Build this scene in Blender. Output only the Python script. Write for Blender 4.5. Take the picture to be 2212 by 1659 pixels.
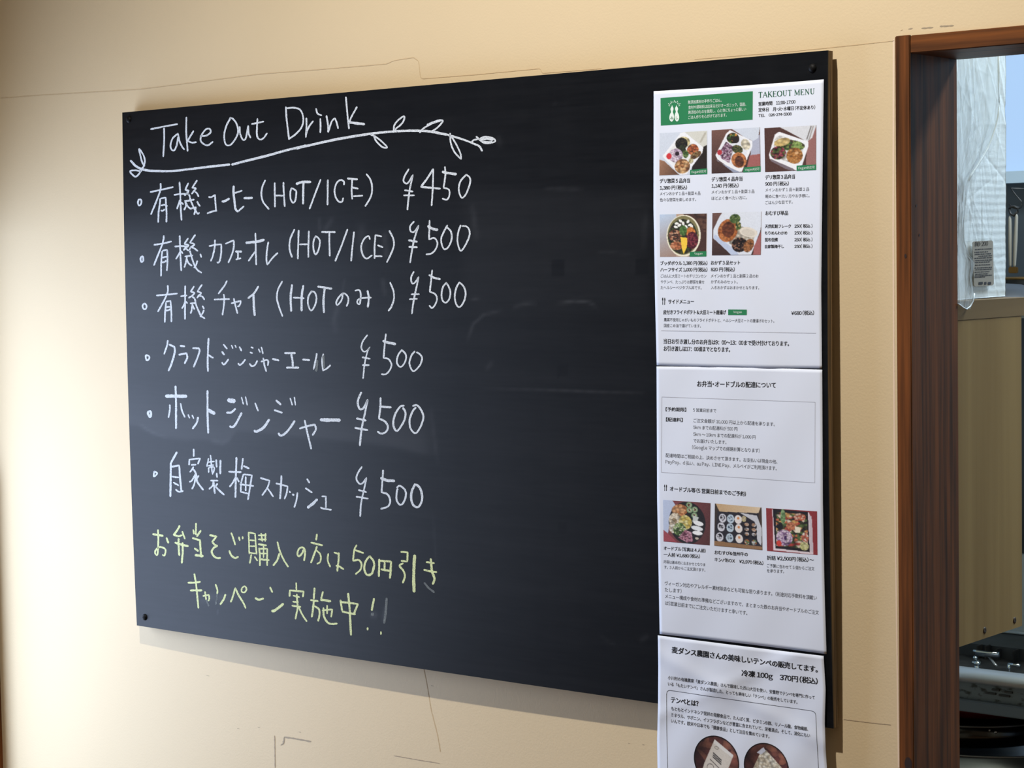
import bpy, bmesh, math, random
import numpy as np
from mathutils import Matrix, Vector

# tuning values for lamps, window, paint
LAMP_E, LAMP_C = 186.0, (1.0, 0.945, 0.87)
ROOM_E = 3.0
WIN_Y, WIN_Z, WIN_W, WIN_H, WIN_E, WIN_C = -0.44, 0.06, 0.78, 0.95, 18.0, (0.60, 0.73, 1.0)
KIT_E = 42.0
WALL_RGB, WALL_RGB2 = (219, 199, 163), (214, 194, 157)
BOARD_C, BOARD_ROUGH, BOARD_SPEC = (0.0020, 0.0028, 0.0044), 0.38, 0.15
DUST_K, CHALK_W = 0.85, 0.92

for o in list(bpy.data.objects): bpy.data.objects.remove(o)
SC = bpy.context.scene
COL = SC.collection
rnd = random.Random(7)
RNG = np.random.default_rng(11)

# ------------------------------------------------------------------ camera
IW, IH, FPX = 2212.0, 1659.0, 4478.0
CAM = np.array([2.16440035, -1.84050202, 0.48832156])
# rows: camera right, up, back in world axes
R = np.array([[0.77583583, 0.63069778, -0.01729372],
              [-0.02457861, 0.05760087, 0.99803709],
              [0.63045591, -0.77388788, 0.06019049]])
cam = bpy.data.cameras.new('camera'); camo = bpy.data.objects.new('camera', cam); COL.objects.link(camo)
cam.sensor_fit = 'HORIZONTAL'; cam.sensor_width = 36.0; cam.lens = 36.0 * FPX / IW
cam.clip_start = 0.05; cam.clip_end = 30
M = Matrix.Identity(4)
for i in range(3):
    for j in range(3): M[i][j] = R[j][i]
    M[i][3] = CAM[i]
camo.matrix_world = M
SC.camera = camo
cam.dof.use_dof = True; cam.dof.focus_distance = 2.5; cam.dof.aperture_fstop = 25

# ------------------------------------------------------------------ exposure, world, lights
SC.view_settings.view_transform = 'Standard'; SC.view_settings.look = 'None'
SC.view_settings.gamma = 1.0; SC.view_settings.use_curve_mapping = False
SC.view_settings.exposure = 0.0
w = bpy.data.worlds.new('daylight'); SC.world = w; w.use_nodes = True
w.node_tree.nodes['Background'].inputs[0].default_value = (0.62, 0.80, 1.0, 1)
w.node_tree.nodes['Background'].inputs[1].default_value = 0.6
try:
    SC.cycles.use_denoising = True
    SC.cycles.max_bounces = 8
    SC.cycles.sample_clamp_indirect = 4
except Exception: pass

def light(name, kind, loc, energy, color, rot=None, **kw):
    l = bpy.data.lights.new(name, kind); l.energy = energy; l.color = color
    for k, v in kw.items(): setattr(l, k, v)
    o = bpy.data.objects.new(name, l); COL.objects.link(o); o.location = loc
    if rot is not None: o.rotation_euler = rot
    return o
# ceiling spot lamp near the doorway (warm white): hard shadow of the board
lamp_at = Vector((0.98, -1.15, 2.05)); lamp_dir = Vector((0.98, 0.0, -0.08)) - lamp_at
light('ceiling_lamp', 'SPOT', lamp_at, LAMP_E, LAMP_C, lamp_dir.to_track_quat('-Z', 'Y').to_euler(), shadow_soft_size=0.022, spot_size=math.radians(92), spot_blend=1.0)
# added soft fill for the room, overhead and behind the viewer
light('room_fill', 'AREA', (2.4, -2.6, 2.24), ROOM_E, (1.0, 0.90, 0.76), (0, 0, 0), shape='DISK', size=0.9)
# daylight entering by the window in the left wall
light('window_daylight', 'AREA', (-0.47, WIN_Y, WIN_Z), WIN_E, WIN_C, (0, -math.pi/2, 0), shape='RECTANGLE', size=WIN_H, size_y=WIN_W)
# added overhead fill light that brightens the kitchen and the bags
light('kitchen_fill', 'AREA', (1.6, 0.95, 1.6), KIT_E, (0.78, 0.90, 1.0), (0, 0, 0), shape='RECTANGLE', size=1.0, size_y=0.3)

# ------------------------------------------------------------------ helpers
WALL_Y = 0.016; BW, BH = 1.084, 0.693; TH = 0.0095
FLOOR_Z, CEIL_Z = -1.0, 2.3

def rays(px, py):
    v = np.stack([(np.asarray(px, float) - IW/2)/FPX, -(np.asarray(py, float) - IH/2)/FPX, -np.ones_like(np.asarray(px, float))], -1)
    return v @ R
def on_y(px, py, Y):
    d = rays(px, py); k = (np.asarray(Y) - CAM[1]) / d[..., 1]
    return CAM + k[..., None] * d
def on_x(px, py, X):
    d = rays(px, py); k = (np.asarray(X) - CAM[0]) / d[..., 0]
    return CAM + k[..., None] * d
def on_z(px, py, Z):
    d = rays(px, py); k = (np.asarray(Z) - CAM[2]) / d[..., 2]
    return CAM + k[..., None] * d
def project(P):
    v = (np.asarray(P) - CAM) @ R.T
    return IW/2 + FPX*v[..., 0]/-v[..., 2], IH/2 - FPX*v[..., 1]/-v[..., 2]
def bow(x, z):
    u = np.clip(x/BW, 0, 1); v = np.clip(z/BH, 0, 1)
    return -(0.006*4*v*(1-v)*(.6+.4*u) + 0.006*4*u*(1-u))
def on_surf(px, py, f):
    Y = np.zeros_like(np.asarray(px, float))
    for _ in range(6):
        P = on_y(px, py, Y); Y = f(P[..., 0], P[..., 2])
    P = on_y(px, py, Y); return P

def lin(c):
    c = np.asarray(c, float)/255.0
    return np.where(c <= 0.04045, c/12.92, ((c+0.055)/1.055)**2.4)

MATS = {}
def mat(name, rgb, rough=0.6, metal=0.0, spec=0.5, noise=None, bump=None, stretch=(1,1,1), rgb2=None, coat=0, alpha=None, trans=None, emit=None, coord='Object'):
    """procedural Principled material; noise=(scale, detail, lo, hi) mixes rgb -> rgb2; bump=(scale, strength, distance)"""
    if name in MATS: return MATS[name]
    m = bpy.data.materials.new(name); m.use_nodes = True; nt = m.node_tree; N = nt.nodes; L = nt.links
    b = N['Principled BSDF']; MATS[name] = m
    c1 = tuple(lin(rgb)) + (1,)
    b.inputs['Base Color'].default_value = c1
    b.inputs['Roughness'].default_value = rough; b.inputs['Metallic'].default_value = metal
    b.inputs['Specular IOR Level'].default_value = spec
    if coat: b.inputs['Coat Weight'].default_value = coat
    tc = N.new('ShaderNodeTexCoord'); mp = N.new('ShaderNodeMapping'); L.new(tc.outputs[coord], mp.inputs[0])
    mp.inputs['Scale'].default_value = stretch
    if noise:
        n = N.new('ShaderNodeTexNoise'); n.inputs['Scale'].default_value = noise[0]; n.inputs['Detail'].default_value = noise[1]
        L.new(mp.outputs[0], n.inputs['Vector'])
        r = N.new('ShaderNodeMapRange'); r.inputs[1].default_value = noise[2]; r.inputs[2].default_value = noise[3]
        L.new(n.outputs[0], r.inputs[0])
        mx = N.new('ShaderNodeMix'); mx.data_type = 'RGBA'; mx.inputs[6].default_value = c1
        mx.inputs[7].default_value = tuple(lin(rgb2)) + (1,); L.new(r.outputs[0], mx.inputs[0]); L.new(mx.outputs[2], b.inputs['Base Color'])
    if bump:
        n2 = N.new('ShaderNodeTexNoise'); n2.inputs['Scale'].default_value = bump[0]; n2.inputs['Detail'].default_value = 4
        L.new(mp.outputs[0], n2.inputs['Vector'])
        bp = N.new('ShaderNodeBump'); bp.inputs['Strength'].default_value = bump[1]; bp.inputs['Distance'].default_value = bump[2]
        L.new(n2.outputs[0], bp.inputs['Height']); L.new(bp.outputs[0], b.inputs['Normal'])
    if alpha is not None: b.inputs['Alpha'].default_value = alpha
    if trans is not None: b.inputs['Transmission Weight'].default_value = trans
    if emit:
        b.inputs['Emission Color'].default_value = tuple(lin(emit[0])) + (1,); b.inputs['Emission Strength'].default_value = emit[1]
    return m
def vmat(name, rough=0.6, spec=0.3, attr='print'):
    if name in MATS: return MATS[name]
    m = bpy.data.materials.new(name); m.use_nodes = True; MATS[name] = m
    a = m.node_tree.nodes.new('ShaderNodeAttribute'); a.attribute_name = attr
    b = m.node_tree.nodes['Principled BSDF']; m.node_tree.links.new(a.outputs['Color'], b.inputs['Base Color'])
    b.inputs['Roughness'].default_value = rough; b.inputs['Specular IOR Level'].default_value = spec
    return m

def link(name, me, m=None, parent=None, **props):
    o = bpy.data.objects.new(name, me); COL.objects.link(o)
    if m is not None and me is not None and not me.materials: me.materials.append(m)
    if parent is not None: o.parent = parent
    for k, v in props.items(): o[k] = v
    return o
def raw(name, V, F, m=None, parent=None, smooth=False, **props):
    me = bpy.data.meshes.new(name); me.from_pydata([tuple(map(float, v)) for v in V], [], [tuple(map(int, f)) for f in F]); me.update()
    if smooth: me.polygons.foreach_set('use_smooth', [True]*len(me.polygons))
    return link(name, me, m, parent, **props)
def frombm(name, bm, m=None, parent=None, smooth=False, **props):
    bmesh.ops.recalc_face_normals(bm, faces=bm.faces)
    me = bpy.data.meshes.new(name); bm.to_mesh(me); bm.free()
    if smooth: me.polygons.foreach_set('use_smooth', [True]*len(me.polygons))
    return link(name, me, m, parent, **props)
def empty(name, loc=(0,0,0), **props):
    o = bpy.data.objects.new(name, None); COL.objects.link(o); o.location = loc; o.empty_display_size = .02
    for k, v in props.items(): o[k] = v
    return o
def bx(bm, x0, x1, y0, y1, z0, z1, bev=0.0):
    r = bmesh.ops.create_cube(bm, size=1.0); vs = r['verts']
    for v in vs: v.co = Vector(((x0+x1)/2 + v.co.x*(x1-x0), (y0+y1)/2 + v.co.y*(y1-y0), (z0+z1)/2 + v.co.z*(z1-z0)))
    if bev:
        es = list({e for v in vs for e in v.link_edges})
        bmesh.ops.bevel(bm, geom=es, offset=bev, segments=2, affect='EDGES')
    return bm
def box(name, x0, x1, y0, y1, z0, z1, m, parent=None, bev=0.0, **p):
    return frombm(name, bx(bmesh.new(), x0, x1, y0, y1, z0, z1, bev), m, parent, **p)
def tube(bm, pts, r, seg=10, closed=False):
    pts = [Vector(p) for p in pts]; n = len(pts); rings = []
    rr = r if isinstance(r, (list, tuple)) else [r]*n
    up = Vector((0, 0, 1))
    for i, p in enumerate(pts):
        a = pts[(i-1) % n] if (closed or i > 0) else p; b = pts[(i+1) % n] if (closed or i < n-1) else p
        t = (b - a).normalized(); s = t.cross(up)
        if s.length < .05: s = t.cross(Vector((0, 1, 0)))
        s.normalize(); q = s.cross(t)
        rings.append([bm.verts.new(p + rr[i]*(math.cos(2*math.pi*k/seg)*s + math.sin(2*math.pi*k/seg)*q)) for k in range(seg)])
    for i in range(n if closed else n-1):
        A, B = rings[i], rings[(i+1) % n]
        for k in range(seg): bm.faces.new((A[k], A[(k+1) % seg], B[(k+1) % seg], B[k]))
    if not closed: bm.faces.new(rings[0]); bm.faces.new(rings[-1][::-1])
    return bm
def lathe(bm, prof, c, seg=40):
    rings = []
    for r, z in prof:
        rings.append([bm.verts.new((c[0]+r*math.cos(2*math.pi*k/seg), c[1]+r*math.sin(2*math.pi*k/seg), c[2]+z)) for k in range(seg)])
    for A, B in zip(rings, rings[1:]):
        for k in range(seg): bm.faces.new((A[k], A[(k+1) % seg], B[(k+1) % seg], B[k]))
    return bm
def xz_reg(tag, x, y):
    o = REG[tag]; return o[0] + x/o[2], o[1] + y/o[2]
# magnified views of the photograph that the coordinates below were read in: origin x, origin y, magnification
REG = {'1': (230,190,4.9156), '2': (640,190,4.9156), '3': (270,480,5.53), '4': (660,480,5.53), '5': (280,800,5.185),
       '6': (620,820,5.53), '7': (280,1110,5.72), '8': (600,1110,5.72), 'A': (330,700,7.373), 'B': (600,700,6.144),
       'C': (320,370,11.06), 'D': (520,370,7.135),
       'p1': (1400,100,4.74), 'p2': (1400,440,4.61), 'p3': (1400,780,5.267), 'p4': (1400,1020,4.879), 'p5': (1400,1340,5.027), 'px': (0,0,1.0)}

# ------------------------------------------------------------------ materials
WALL = mat('cream_painted_plaster', WALL_RGB, rough=0.62, spec=0.35, noise=(2.2, 3, .3, .7), rgb2=WALL_RGB2, bump=(420, .25, .0006))
def wood(name, c1, c2, axis, rough=.5, sc=1.0, spec=.2):
    st = {'z': (60*sc, 60*sc, 2.2*sc), 'x': (2.2*sc, 60*sc, 60*sc), 'y': (60*sc, 2.2*sc, 60*sc)}[axis]
    return mat(name, c1, rough=rough, spec=spec, noise=(1.0, 6, .33, .68), rgb2=c2, stretch=st, bump=(1.6, .25, .0004))
FRAME_Z = wood('dark_stained_wood_upright', (120, 70, 33), (62, 38, 19), 'z', sc=2.4)
FRAME_X = wood('dark_stained_wood_level', (122, 72, 34), (64, 38, 20), 'x', sc=2.4)
PLY = wood('pale_plywood_panel', (152, 126, 80), (130, 104, 62), 'z', rough=.55, sc=.5)
PLYTOP = wood('dull_plywood_top', (126, 104, 70), (104, 84, 54), 'y', rough=.55, sc=.5)

# ------------------------------------------------------------------ the setting
JD = float(on_x(2069, 500, float(on_y(1967.5, 500, .012)[0]))[1])      # depth of the door opening
bm = bmesh.new()
XL = -0.372; XJ = float(on_y(1933, 300, WALL_Y)[0]); XR = 2.05; XRW = 3.3; TOPZ = float(on_y(1933, 78, WALL_Y)[2])
bx(bm, XL, XJ+.004, WALL_Y, JD-.003, FLOOR_Z, CEIL_Z)
bx(bm, XJ+.004, XR, WALL_Y, JD-.003, TOPZ-.004, CEIL_Z)
bx(bm, XR, XRW, WALL_Y, JD-.003, FLOOR_Z, CEIL_Z)
wall = frombm('wall_back', bm, WALL, kind='structure')
# side wall with the window that gives the daylight
bm = bmesh.new(); wy0, wy1 = WIN_Y-WIN_W/2, WIN_Y+WIN_W/2; wz0, wz1 = WIN_Z-WIN_H/2, WIN_Z+WIN_H/2
for a in ((-3.6, wy0, FLOOR_Z, CEIL_Z), (wy1, WALL_Y, FLOOR_Z, CEIL_Z), (wy0, wy1, FLOOR_Z, wz0), (wy0, wy1, wz1, CEIL_Z)):
    bx(bm, XL-.09, XL, a[0], a[1], a[2], a[3])
frombm('wall_left', bm, WALL, kind='structure')
box('wall_right', XRW, XRW+.1, -3.6, .112, FLOOR_Z, CEIL_Z, WALL, kind='structure')
box('wall_front', XL-.09, XRW+.1, -3.7, -3.6, FLOOR_Z, CEIL_Z, WALL, kind='structure')
box('ceiling', XL-.09, XRW+.1, -3.7, 2.0, CEIL_Z, CEIL_Z+.1, mat('white_ceiling', (205, 200, 190), .8), kind='structure')
box('floor', XL-.09, XRW+.1, -3.7, 2.0, FLOOR_Z-.1, FLOOR_Z, wood('brown_floorboards', (120, 88, 58), (92, 64, 40), 'y', sc=.3), kind='structure')
wf = empty('window_1', (XL, WIN_Y, WIN_Z), kind='structure')
bm = bmesh.new()
for a in ((wy0-.05, wy1+.05, wz1, wz1+.05), (wy0-.05, wy1+.05, wz0-.05, wz0), (wy0-.05, wy0, wz0, wz1), (wy1, wy1+.04, wz0, wz1)):
    bx(bm, XL-.02-XL, .012, a[0]-WIN_Y, a[1]-WIN_Y, a[2]-WIN_Z, a[3]-WIN_Z)
frombm('window_frame', bm, FRAME_Z, wf)
# wooden trim in the corner (only its edge shows at the left border)
tx = float(on_y(5, 1600, WALL_Y)[0])
box('trim_1', XL, tx, -.02, WALL_Y, FLOOR_Z, .2, FRAME_Z, kind='structure')

# door opening: 18 mm boards lining the wall
fx0 = float(on_y(1934, 300, .012)[0]); fx1 = float(on_y(1967.5, 500, .012)[0]); fz1 = float(on_y(1967, 115, .012)[2]); FZ = float(on_y(1934, 78, .012)[2])
dr = empty('door_1', (fx0, .012, FLOOR_Z), kind='structure')
def loc_to(o, p):
    off = Vector(p.location)
    for v in o.data.vertices: v.co -= off
    return o
loc_to(box('side_jamb', fx0, fx1, .012, JD, FLOOR_Z, FZ, FRAME_Z, dr, bev=.0009), dr)
loc_to(box('head_jamb', fx1+.0003, XR-.02, .0125, JD, fz1, FZ-.0006, FRAME_X, dr, bev=.0009), dr)
loc_to(box('side_jamb', XR-.02, XR, .012, JD, FLOOR_Z, FZ, FRAME_Z, dr, bev=.0009), dr)
DARKPLUG = mat('dark_wood_knot', (38, 20, 12), .6)
for (x, y, r) in ((1956, 553, 4.0), (1962, 1650, 13)):
    c = on_y(x, y, .0117); s = r*.00052; bm = bmesh.new()
    bmesh.ops.create_circle(bm, cap_ends=True, radius=1, segments=16)
    for v in bm.verts: v.co = Vector((c[0]+v.co.x*s*.62 - dr.location.x, c[1]-dr.location.y, c[2]+v.co.y*s - dr.location.z))
    frombm('wood_knot', bm, DARKPLUG, dr)
for (x, y) in ((1979.5, 444), (1986, 508)):
    c = on_x(x, y, fx1+.0003); bm = bmesh.new(); bmesh.ops.create_circle(bm, cap_ends=True, radius=1, segments=10)
    for v in bm.verts: v.co = Vector((c[0]-dr.location.x, c[1]+v.co.x*.0012-dr.location.y, c[2]+v.co.y*.0016-dr.location.z))
    frombm('nail_hole', bm, DARKPLUG, dr)

# hairline cracks and scuffs in the plaster, thin strips on the wall
CRACK = mat('plaster_crack', (204, 180, 142), .8); SCUFF = mat('grey_scuff', (164, 150, 128), .8); DARKCR = mat('dark_scuff', (168, 150, 126), .8)
def strip(name, pts, wpx, m, parent, f, tag='px', jit=.25, lift=.0002, conv=None, **p):
    q = np.array([xz_reg(tag, *a) for a in pts], float)
    seg = np.hypot(*(q[1:]-q[:-1]).T); s = np.r_[0, np.cumsum(seg)]; n = max(2, int(s[-1]/3))
    t = np.linspace(0, s[-1], n); x = np.interp(t, s, q[:, 0]); y = np.interp(t, s, q[:, 1])
    dx, dy = np.gradient(x), np.gradient(y); L = np.hypot(dx, dy)+1e-9; nx, ny = -dy/L, dx/L
    wj = wpx/2*(1+RNG.uniform(-jit, jit, n)*1.5); wj[0] *= .3; wj[-1] *= .3
    ox = RNG.uniform(-jit, jit, n)
    A = on_surf(x+nx*wj+ox, y+ny*wj+ox, f); B = on_surf(x-nx*wj+ox, y-ny*wj+ox, f)
    V = np.concatenate([A, B]); F = [(i, i+1, n+i+1, n+i) for i in range(n-1)]
    return raw(name, V, F, m, parent, **p)
wallf = lambda x, z: np.full_like(x, WALL_Y-.00025)
strip('crack', [(0,212),(100,205),(200,199),(300,193),(420,178),(560,160),(690,150),(716,148),(835,138),(850,131),(893,124),(904,132),(908,166),(912,170),(1030,161),(1166,148),(1172,158),(1300,148)], 1.3, CRACK, wall, wallf)
strip('crack', [(1500,128),(1700,112),(1820,100),(1932,88)], 1.3, CRACK, wall, wallf)
strip('crack', [(593,1589),(593.5,1620),(594,1659)], 2.0, DARKCR, wall, wallf)
strip('scuff', [(614,1592),(640,1596),(672,1602)], 2.6, SCUFF, wall, wallf)
strip('scuff', [(606,1610),(612,1606),(614,1592)], 3.2, SCUFF, wall, wallf)
strip('crack', [(915,1445),(922,1480),(930,1530),(945,1590),(951,1625)], 1.5, CRACK, wall, wallf)
strip('crack', [(850,1632),(900,1641),(950,1649)], 1.4, DARKCR, wall, wallf)
strip('crack', [(1822,1554),(1870,1560),(1925,1566)], 1.2, DARKCR, wall, wallf)
strip('scuff', [(445,1459),(452,1460)], 2.2, SCUFF, wall, wallf)
for (x, y) in ((515,1573),(560,1571),(648,1581),(1359,1605),(1390,1608),(934,1481)):
    strip('scuff', [(x-3,y),(x+2,y+1)], 2.0, SCUFF if x != 934 else DARKPLUG, wall, wallf)
for (x, y, l) in ((1945,66,5),(1962,63,9),(1990,61,26),(2030,57,30)):
    strip('scuff', [(x,y),(x+l*.5,y-1),(x+l,y-2)], 2.6, CRACK if l < 9 else SCUFF, wall, wallf)

# ------------------------------------------------------------------ chalkboard
BOARD = bpy.data.materials.new('black_chalkboard_paint'); BOARD.use_nodes = True
nt = BOARD.node_tree; b = nt.nodes['Principled BSDF']
at = nt.nodes.new('ShaderNodeAttribute'); at.attribute_name = 'dust'
tc = nt.nodes.new('ShaderNodeTexCoord'); mp = nt.nodes.new('ShaderNodeMapping'); mp.inputs['Scale'].default_value = (6, 1, 90)
nt.links.new(tc.outputs['Object'], mp.inputs[0])
nz = nt.nodes.new('ShaderNodeTexNoise'); nz.inputs['Scale'].default_value = 3; nz.inputs['Detail'].default_value = 5; nt.links.new(mp.outputs[0], nz.inputs['Vector'])
ad = nt.nodes.new('ShaderNodeMath'); ad.operation = 'MULTIPLY_ADD'; ad.inputs[1].default_value = .022; nt.links.new(nz.outputs[0], ad.inputs[0]); nt.links.new(at.outputs['Fac'], ad.inputs[2])
mx = nt.nodes.new('ShaderNodeMix'); mx.data_type = 'RGBA'; mx.inputs[6].default_value = BOARD_C + (1,); mx.inputs[7].default_value = (.30, .32, .36, 1)
nt.links.new(ad.outputs[0], mx.inputs[0]); nt.links.new(mx.outputs[2], b.inputs['Base Color'])
b.inputs['Roughness'].default_value = BOARD_ROUGH; b.inputs['Specular IOR Level'].default_value = BOARD_SPEC
EDGE = mat('plywood_edge_layers', (150, 128, 98), .7, noise=(1.0, 2, .42, .58), rgb2=(86, 72, 56), stretch=(1, 420, 6))
board = empty('chalkboard', (0, 0, 0), label='large black chalkboard on the cream wall with a handwritten drinks menu', category='chalkboard')
nx_, nz_ = 361, 231
gx, gz = np.meshgrid(np.linspace(0, BW, nx_), np.linspace(0, BH, nz_), indexing='ij')
gy = bow(gx, gz)
V = np.stack([gx, gy, gz], -1).reshape(-1, 3)
idx = np.arange(nx_*nz_).reshape(nx_, nz_)
F = np.stack([idx[:-1, :-1], idx[1:, :-1], idx[1:, 1:], idx[:-1, 1:]], -1).reshape(-1, 4)
me = bpy.data.meshes.new('writing_surface'); me.from_pydata(V.tolist(), [], F.tolist()); me.update()
me.polygons.foreach_set('use_smooth', [True]*len(me.polygons))
PX, PY = project(V)
dust = np.zeros(len(V))
def seg_dist(px, py, pts):
    d = np.full(px.shape, 1e9)
    for (x0, y0), (x1, y1) in zip(pts, pts[1:]):
        L = (x1-x0)**2+(y1-y0)**2; t = np.clip(((px-x0)*(x1-x0)+(py-y0)*(y1-y0))/L, 0, 1)
        d = np.minimum(d, np.hypot(px-x0-t*(x1-x0), py-y0-t*(y1-y0)))
    return d
def smear(pts, s, a):
    global dust
    (xa_, ya_), (xb_, yb_) = pts[0], pts[-1]; L = (xb_-xa_)**2+(yb_-ya_)**2
    t = ((PX-xa_)*(xb_-xa_)+(PY-ya_)*(yb_-ya_))/L                    # the trace is weak where it starts and ends
    dust = dust + a*np.exp(-(seg_dist(PX, PY, pts)/(s*.7))**2)*np.clip(4*t*(1-t)+.15, 0, 1)**.7*(.75+.5*np.abs(np.sin(PX*.11+PY*.07)))
def patch(x0, y0, x1, y1, a, soft=14, slope=0.0):
    global dust
    yy = PY - slope*(PX-x0)
    f = lambda t: 1/(1+np.exp(-np.clip(t, -30, 30)/soft*2.2))
    dust = dust + a*f(PX-x0)*f(x1-PX)*f(yy-y0)*f(y1-yy)
# streaky remains of wiped chalk (they stay with the board)
def sm(n, k):
    v = RNG.normal(size=n); return np.convolve(np.r_[v, v, v], np.ones(k)/k, 'same')[n:2*n]*math.sqrt(k)
col = sm(nx_, 7)[:, None]*.5 + sm(nx_, 25)[:, None]*.5; row = sm(nz_, 5)[None, :]
dust += (np.clip(.002 + .003*row + .002*col + 0*gx, 0, 1)).reshape(-1)
wipe = np.interp(PX, [266,300,330,360,400,440,480,500,512,540,620,700,780,850,930], [915,922,938,946,950,950,957,945,930,932,942,948,955,965,985])
dust += .06*(1/(1+np.exp(-(wipe-PY)/2.5)))*np.exp(-((wipe-PY)/75)**2*(PY < wipe))*(PX < 955)/(1+np.exp((PX-925)/8))
smear([(300,915),(330,935),(360,945)], 4, .05); smear([(455,952),(480,957),(500,948)], 7, .05)
smear([(690,470),(690,500)], 5, .05); smear([(780,480),(782,560)], 14, .035); smear([(830,500),(835,560)], 9, .05); smear([(826,600),(832,640)], 7, .045)
smear([(735,640),(722,690),(724,720)], 9, .04); smear([(745,600),(738,640)], 4, .03); smear([(720,470),(700,500)], 8, .04)
patch(1000, 405, 1402, 650, .022, 16, .02); patch(1015, 640, 1400, 1280, .008, 20)
smear([(1175,408),(1260,408)], 6, .035); smear([(1010,735),(1022,700),(1045,680),(1085,670)], 5, .05)
smear([(1108,665),(1130,656),(1160,655)], 6, .045); smear([(1205,655),(1240,650),(1270,652),(1288,662)], 5, .07)
smear([(1035,836),(1390,850)], 2.2, .045); smear([(1290,545),(1370,548)], 4, .03); smear([(1050,800),(1064,780)], 7, .03)
smear([(1395,450),(1390,540)], 9, .02); smear([(1020,440),(1030,520)], 9, .035); smear([(1000,650),(1050,642)], 2, .05)
smear([(1075,290),(1082,320)], 8, .025); smear([(1380,1385),(1402,1372)], 8, .03); smear([(1290,1370),(1330,1395)], 4, .02)
smear([(930,880),(945,1000)], 7, .03); smear([(935,1110),(945,1260)], 4, .02)
smear([(1195,222),(1202,222)], 2.2, .22); smear([(468,1322),(472,1322)], 5, .12)
smear([(430,1300),(455,1290),(500,1290)], 10, .06); smear([(800,1330),(815,1328)], 9, .10); smear([(828,1345),(832,1310)], 5, .08)
dust = np.clip(dust*DUST_K, 0, 1)
for (x, y, s) in ((1205,580,13),(1386,578,14),(1215,1140,10),(1215,800,11)):
    dust *= 1-.75*((np.abs(PX-x) < s) & (np.abs(PY-y) < s*1.3))
a = me.attributes.new('dust', 'FLOAT', 'POINT'); a.data.foreach_set('value', dust.astype(np.float32))
me.materials.append(BOARD)
link('writing_surface', me, None, board)
# plywood body: closed shell behind the painted face
n1, n2 = 41, 25
ux = np.linspace(0, BW, n1); uz = np.linspace(0, BH, n2)
rim = [(x, 0) for x in ux] + [(BW, z) for z in uz[1:]] + [(x, BH) for x in ux[::-1][1:]] + [(0, z) for z in uz[::-1][1:-1]]
rim = np.array(rim); ry = bow(rim[:, 0], rim[:, 1]); n = len(rim)
V = np.concatenate([np.c_[rim[:, 0], ry+.00002, rim[:, 1]], np.c_[rim[:, 0], ry+TH, rim[:, 1]]])
F = [(i, (i+1) % n, n+(i+1) % n, n+i) for i in range(n)]
gx2, gz2 = np.meshgrid(ux, uz, indexing='ij'); Vb = np.stack([gx2, bow(gx2, gz2)+TH, gz2], -1).reshape(-1, 3)
id2 = np.arange(n1*n2).reshape(n1, n2)+2*n
F += np.stack([id2[:-1, :-1], id2[:-1, 1:], id2[1:, 1:], id2[1:, :-1]], -1).reshape(-1, 4).tolist()
raw('plywood_core', np.concatenate([V, Vb]), F, EDGE, board)
# black paint carried a little round the edge
V = np.concatenate([np.c_[rim[:, 0], ry-.00001, rim[:, 1]], np.c_[rim[:, 0], ry+.0012, rim[:, 1]]])
cc = np.array([BW/2, 0, BH/2]); sgn = np.where(rim[:, 0] < 1e-6, -1, np.where(rim[:, 0] > BW-1e-6, 1, 0)); sgz = np.where(rim[:, 1] < 1e-6, -1, np.where(rim[:, 1] > BH-1e-6, 1, 0))
V[:n, 0] += sgn*.00012; V[n:, 0] += sgn*.00012; V[:n, 2] += sgz*.00012; V[n:, 2] += sgz*.00012
raw('painted_edge', V, [(i, (i+1) % n, n+(i+1) % n, n+i) for i in range(n)], mat('black_edge_paint', (24, 25, 27), .5), board)
# spacers between board and wall at the screws, and the screws
SCREW = mat('black_screw', (9, 9, 10), .6, spec=.2); 
for (x, y) in ((278.5, 258.5), (1755.5, 147), (313, 1333), (1772, 1546)):
    c = on_surf(np.array(float(x)), np.array(float(y)), bow); c = (float(c[0]), float(c[1]), float(c[2]))
    bm = bmesh.new(); k = 20
    prof = [(0.0001, -.0030), (.0016, -.0030), (.0030, -.0024), (.0043, -.0010), (.0046, .0001)]
    hid = x > 1760 and y > 1000
    if hid: prof = [(r, d*.3) for r, d in prof]         # flat head under the paper
    rings = [[bm.verts.new((c[0]+r*math.cos(2*math.pi*i/k), c[1]+yy, c[2]+r*math.sin(2*math.pi*i/k))) for i in range(k)] for r, yy in prof]
    for A, B in zip(rings, rings[1:]):
        for i in range(k): bm.faces.new((A[i], A[(i+1) % k], B[(i+1) % k], B[i]))
    sc_ = frombm('screw', bm, SCREW, board, smooth=True)
    bm = bmesh.new(); bx(bm, c[0]-.006, c[0]+.006, c[1]+TH, WALL_Y-.0003, c[2]-.006, c[2]+.006)
    frombm('spacer', bm, EDGE, board)
    if hid: continue
    bm = bmesh.new(); bx(bm, c[0]-.0017, c[0]+.0017, c[1]-.0032, c[1]-.0029, c[2]-.0003, c[2]+.0003); bx(bm, c[0]-.0003, c[0]+.0003, c[1]-.0032, c[1]-.0029, c[2]-.0017, c[2]+.0017)
    frombm('cross_slot', bm, mat('slot_black', (3, 3, 3), .9), sc_)
strip('caulk_line', [(1930.5,84),(1929.5,500),(1932,1000),(1937,1350),(1941,1659)], 3.0, mat('pale_caulk', (238, 214, 190), .6), wall, wallf, jit=.05)

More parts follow.
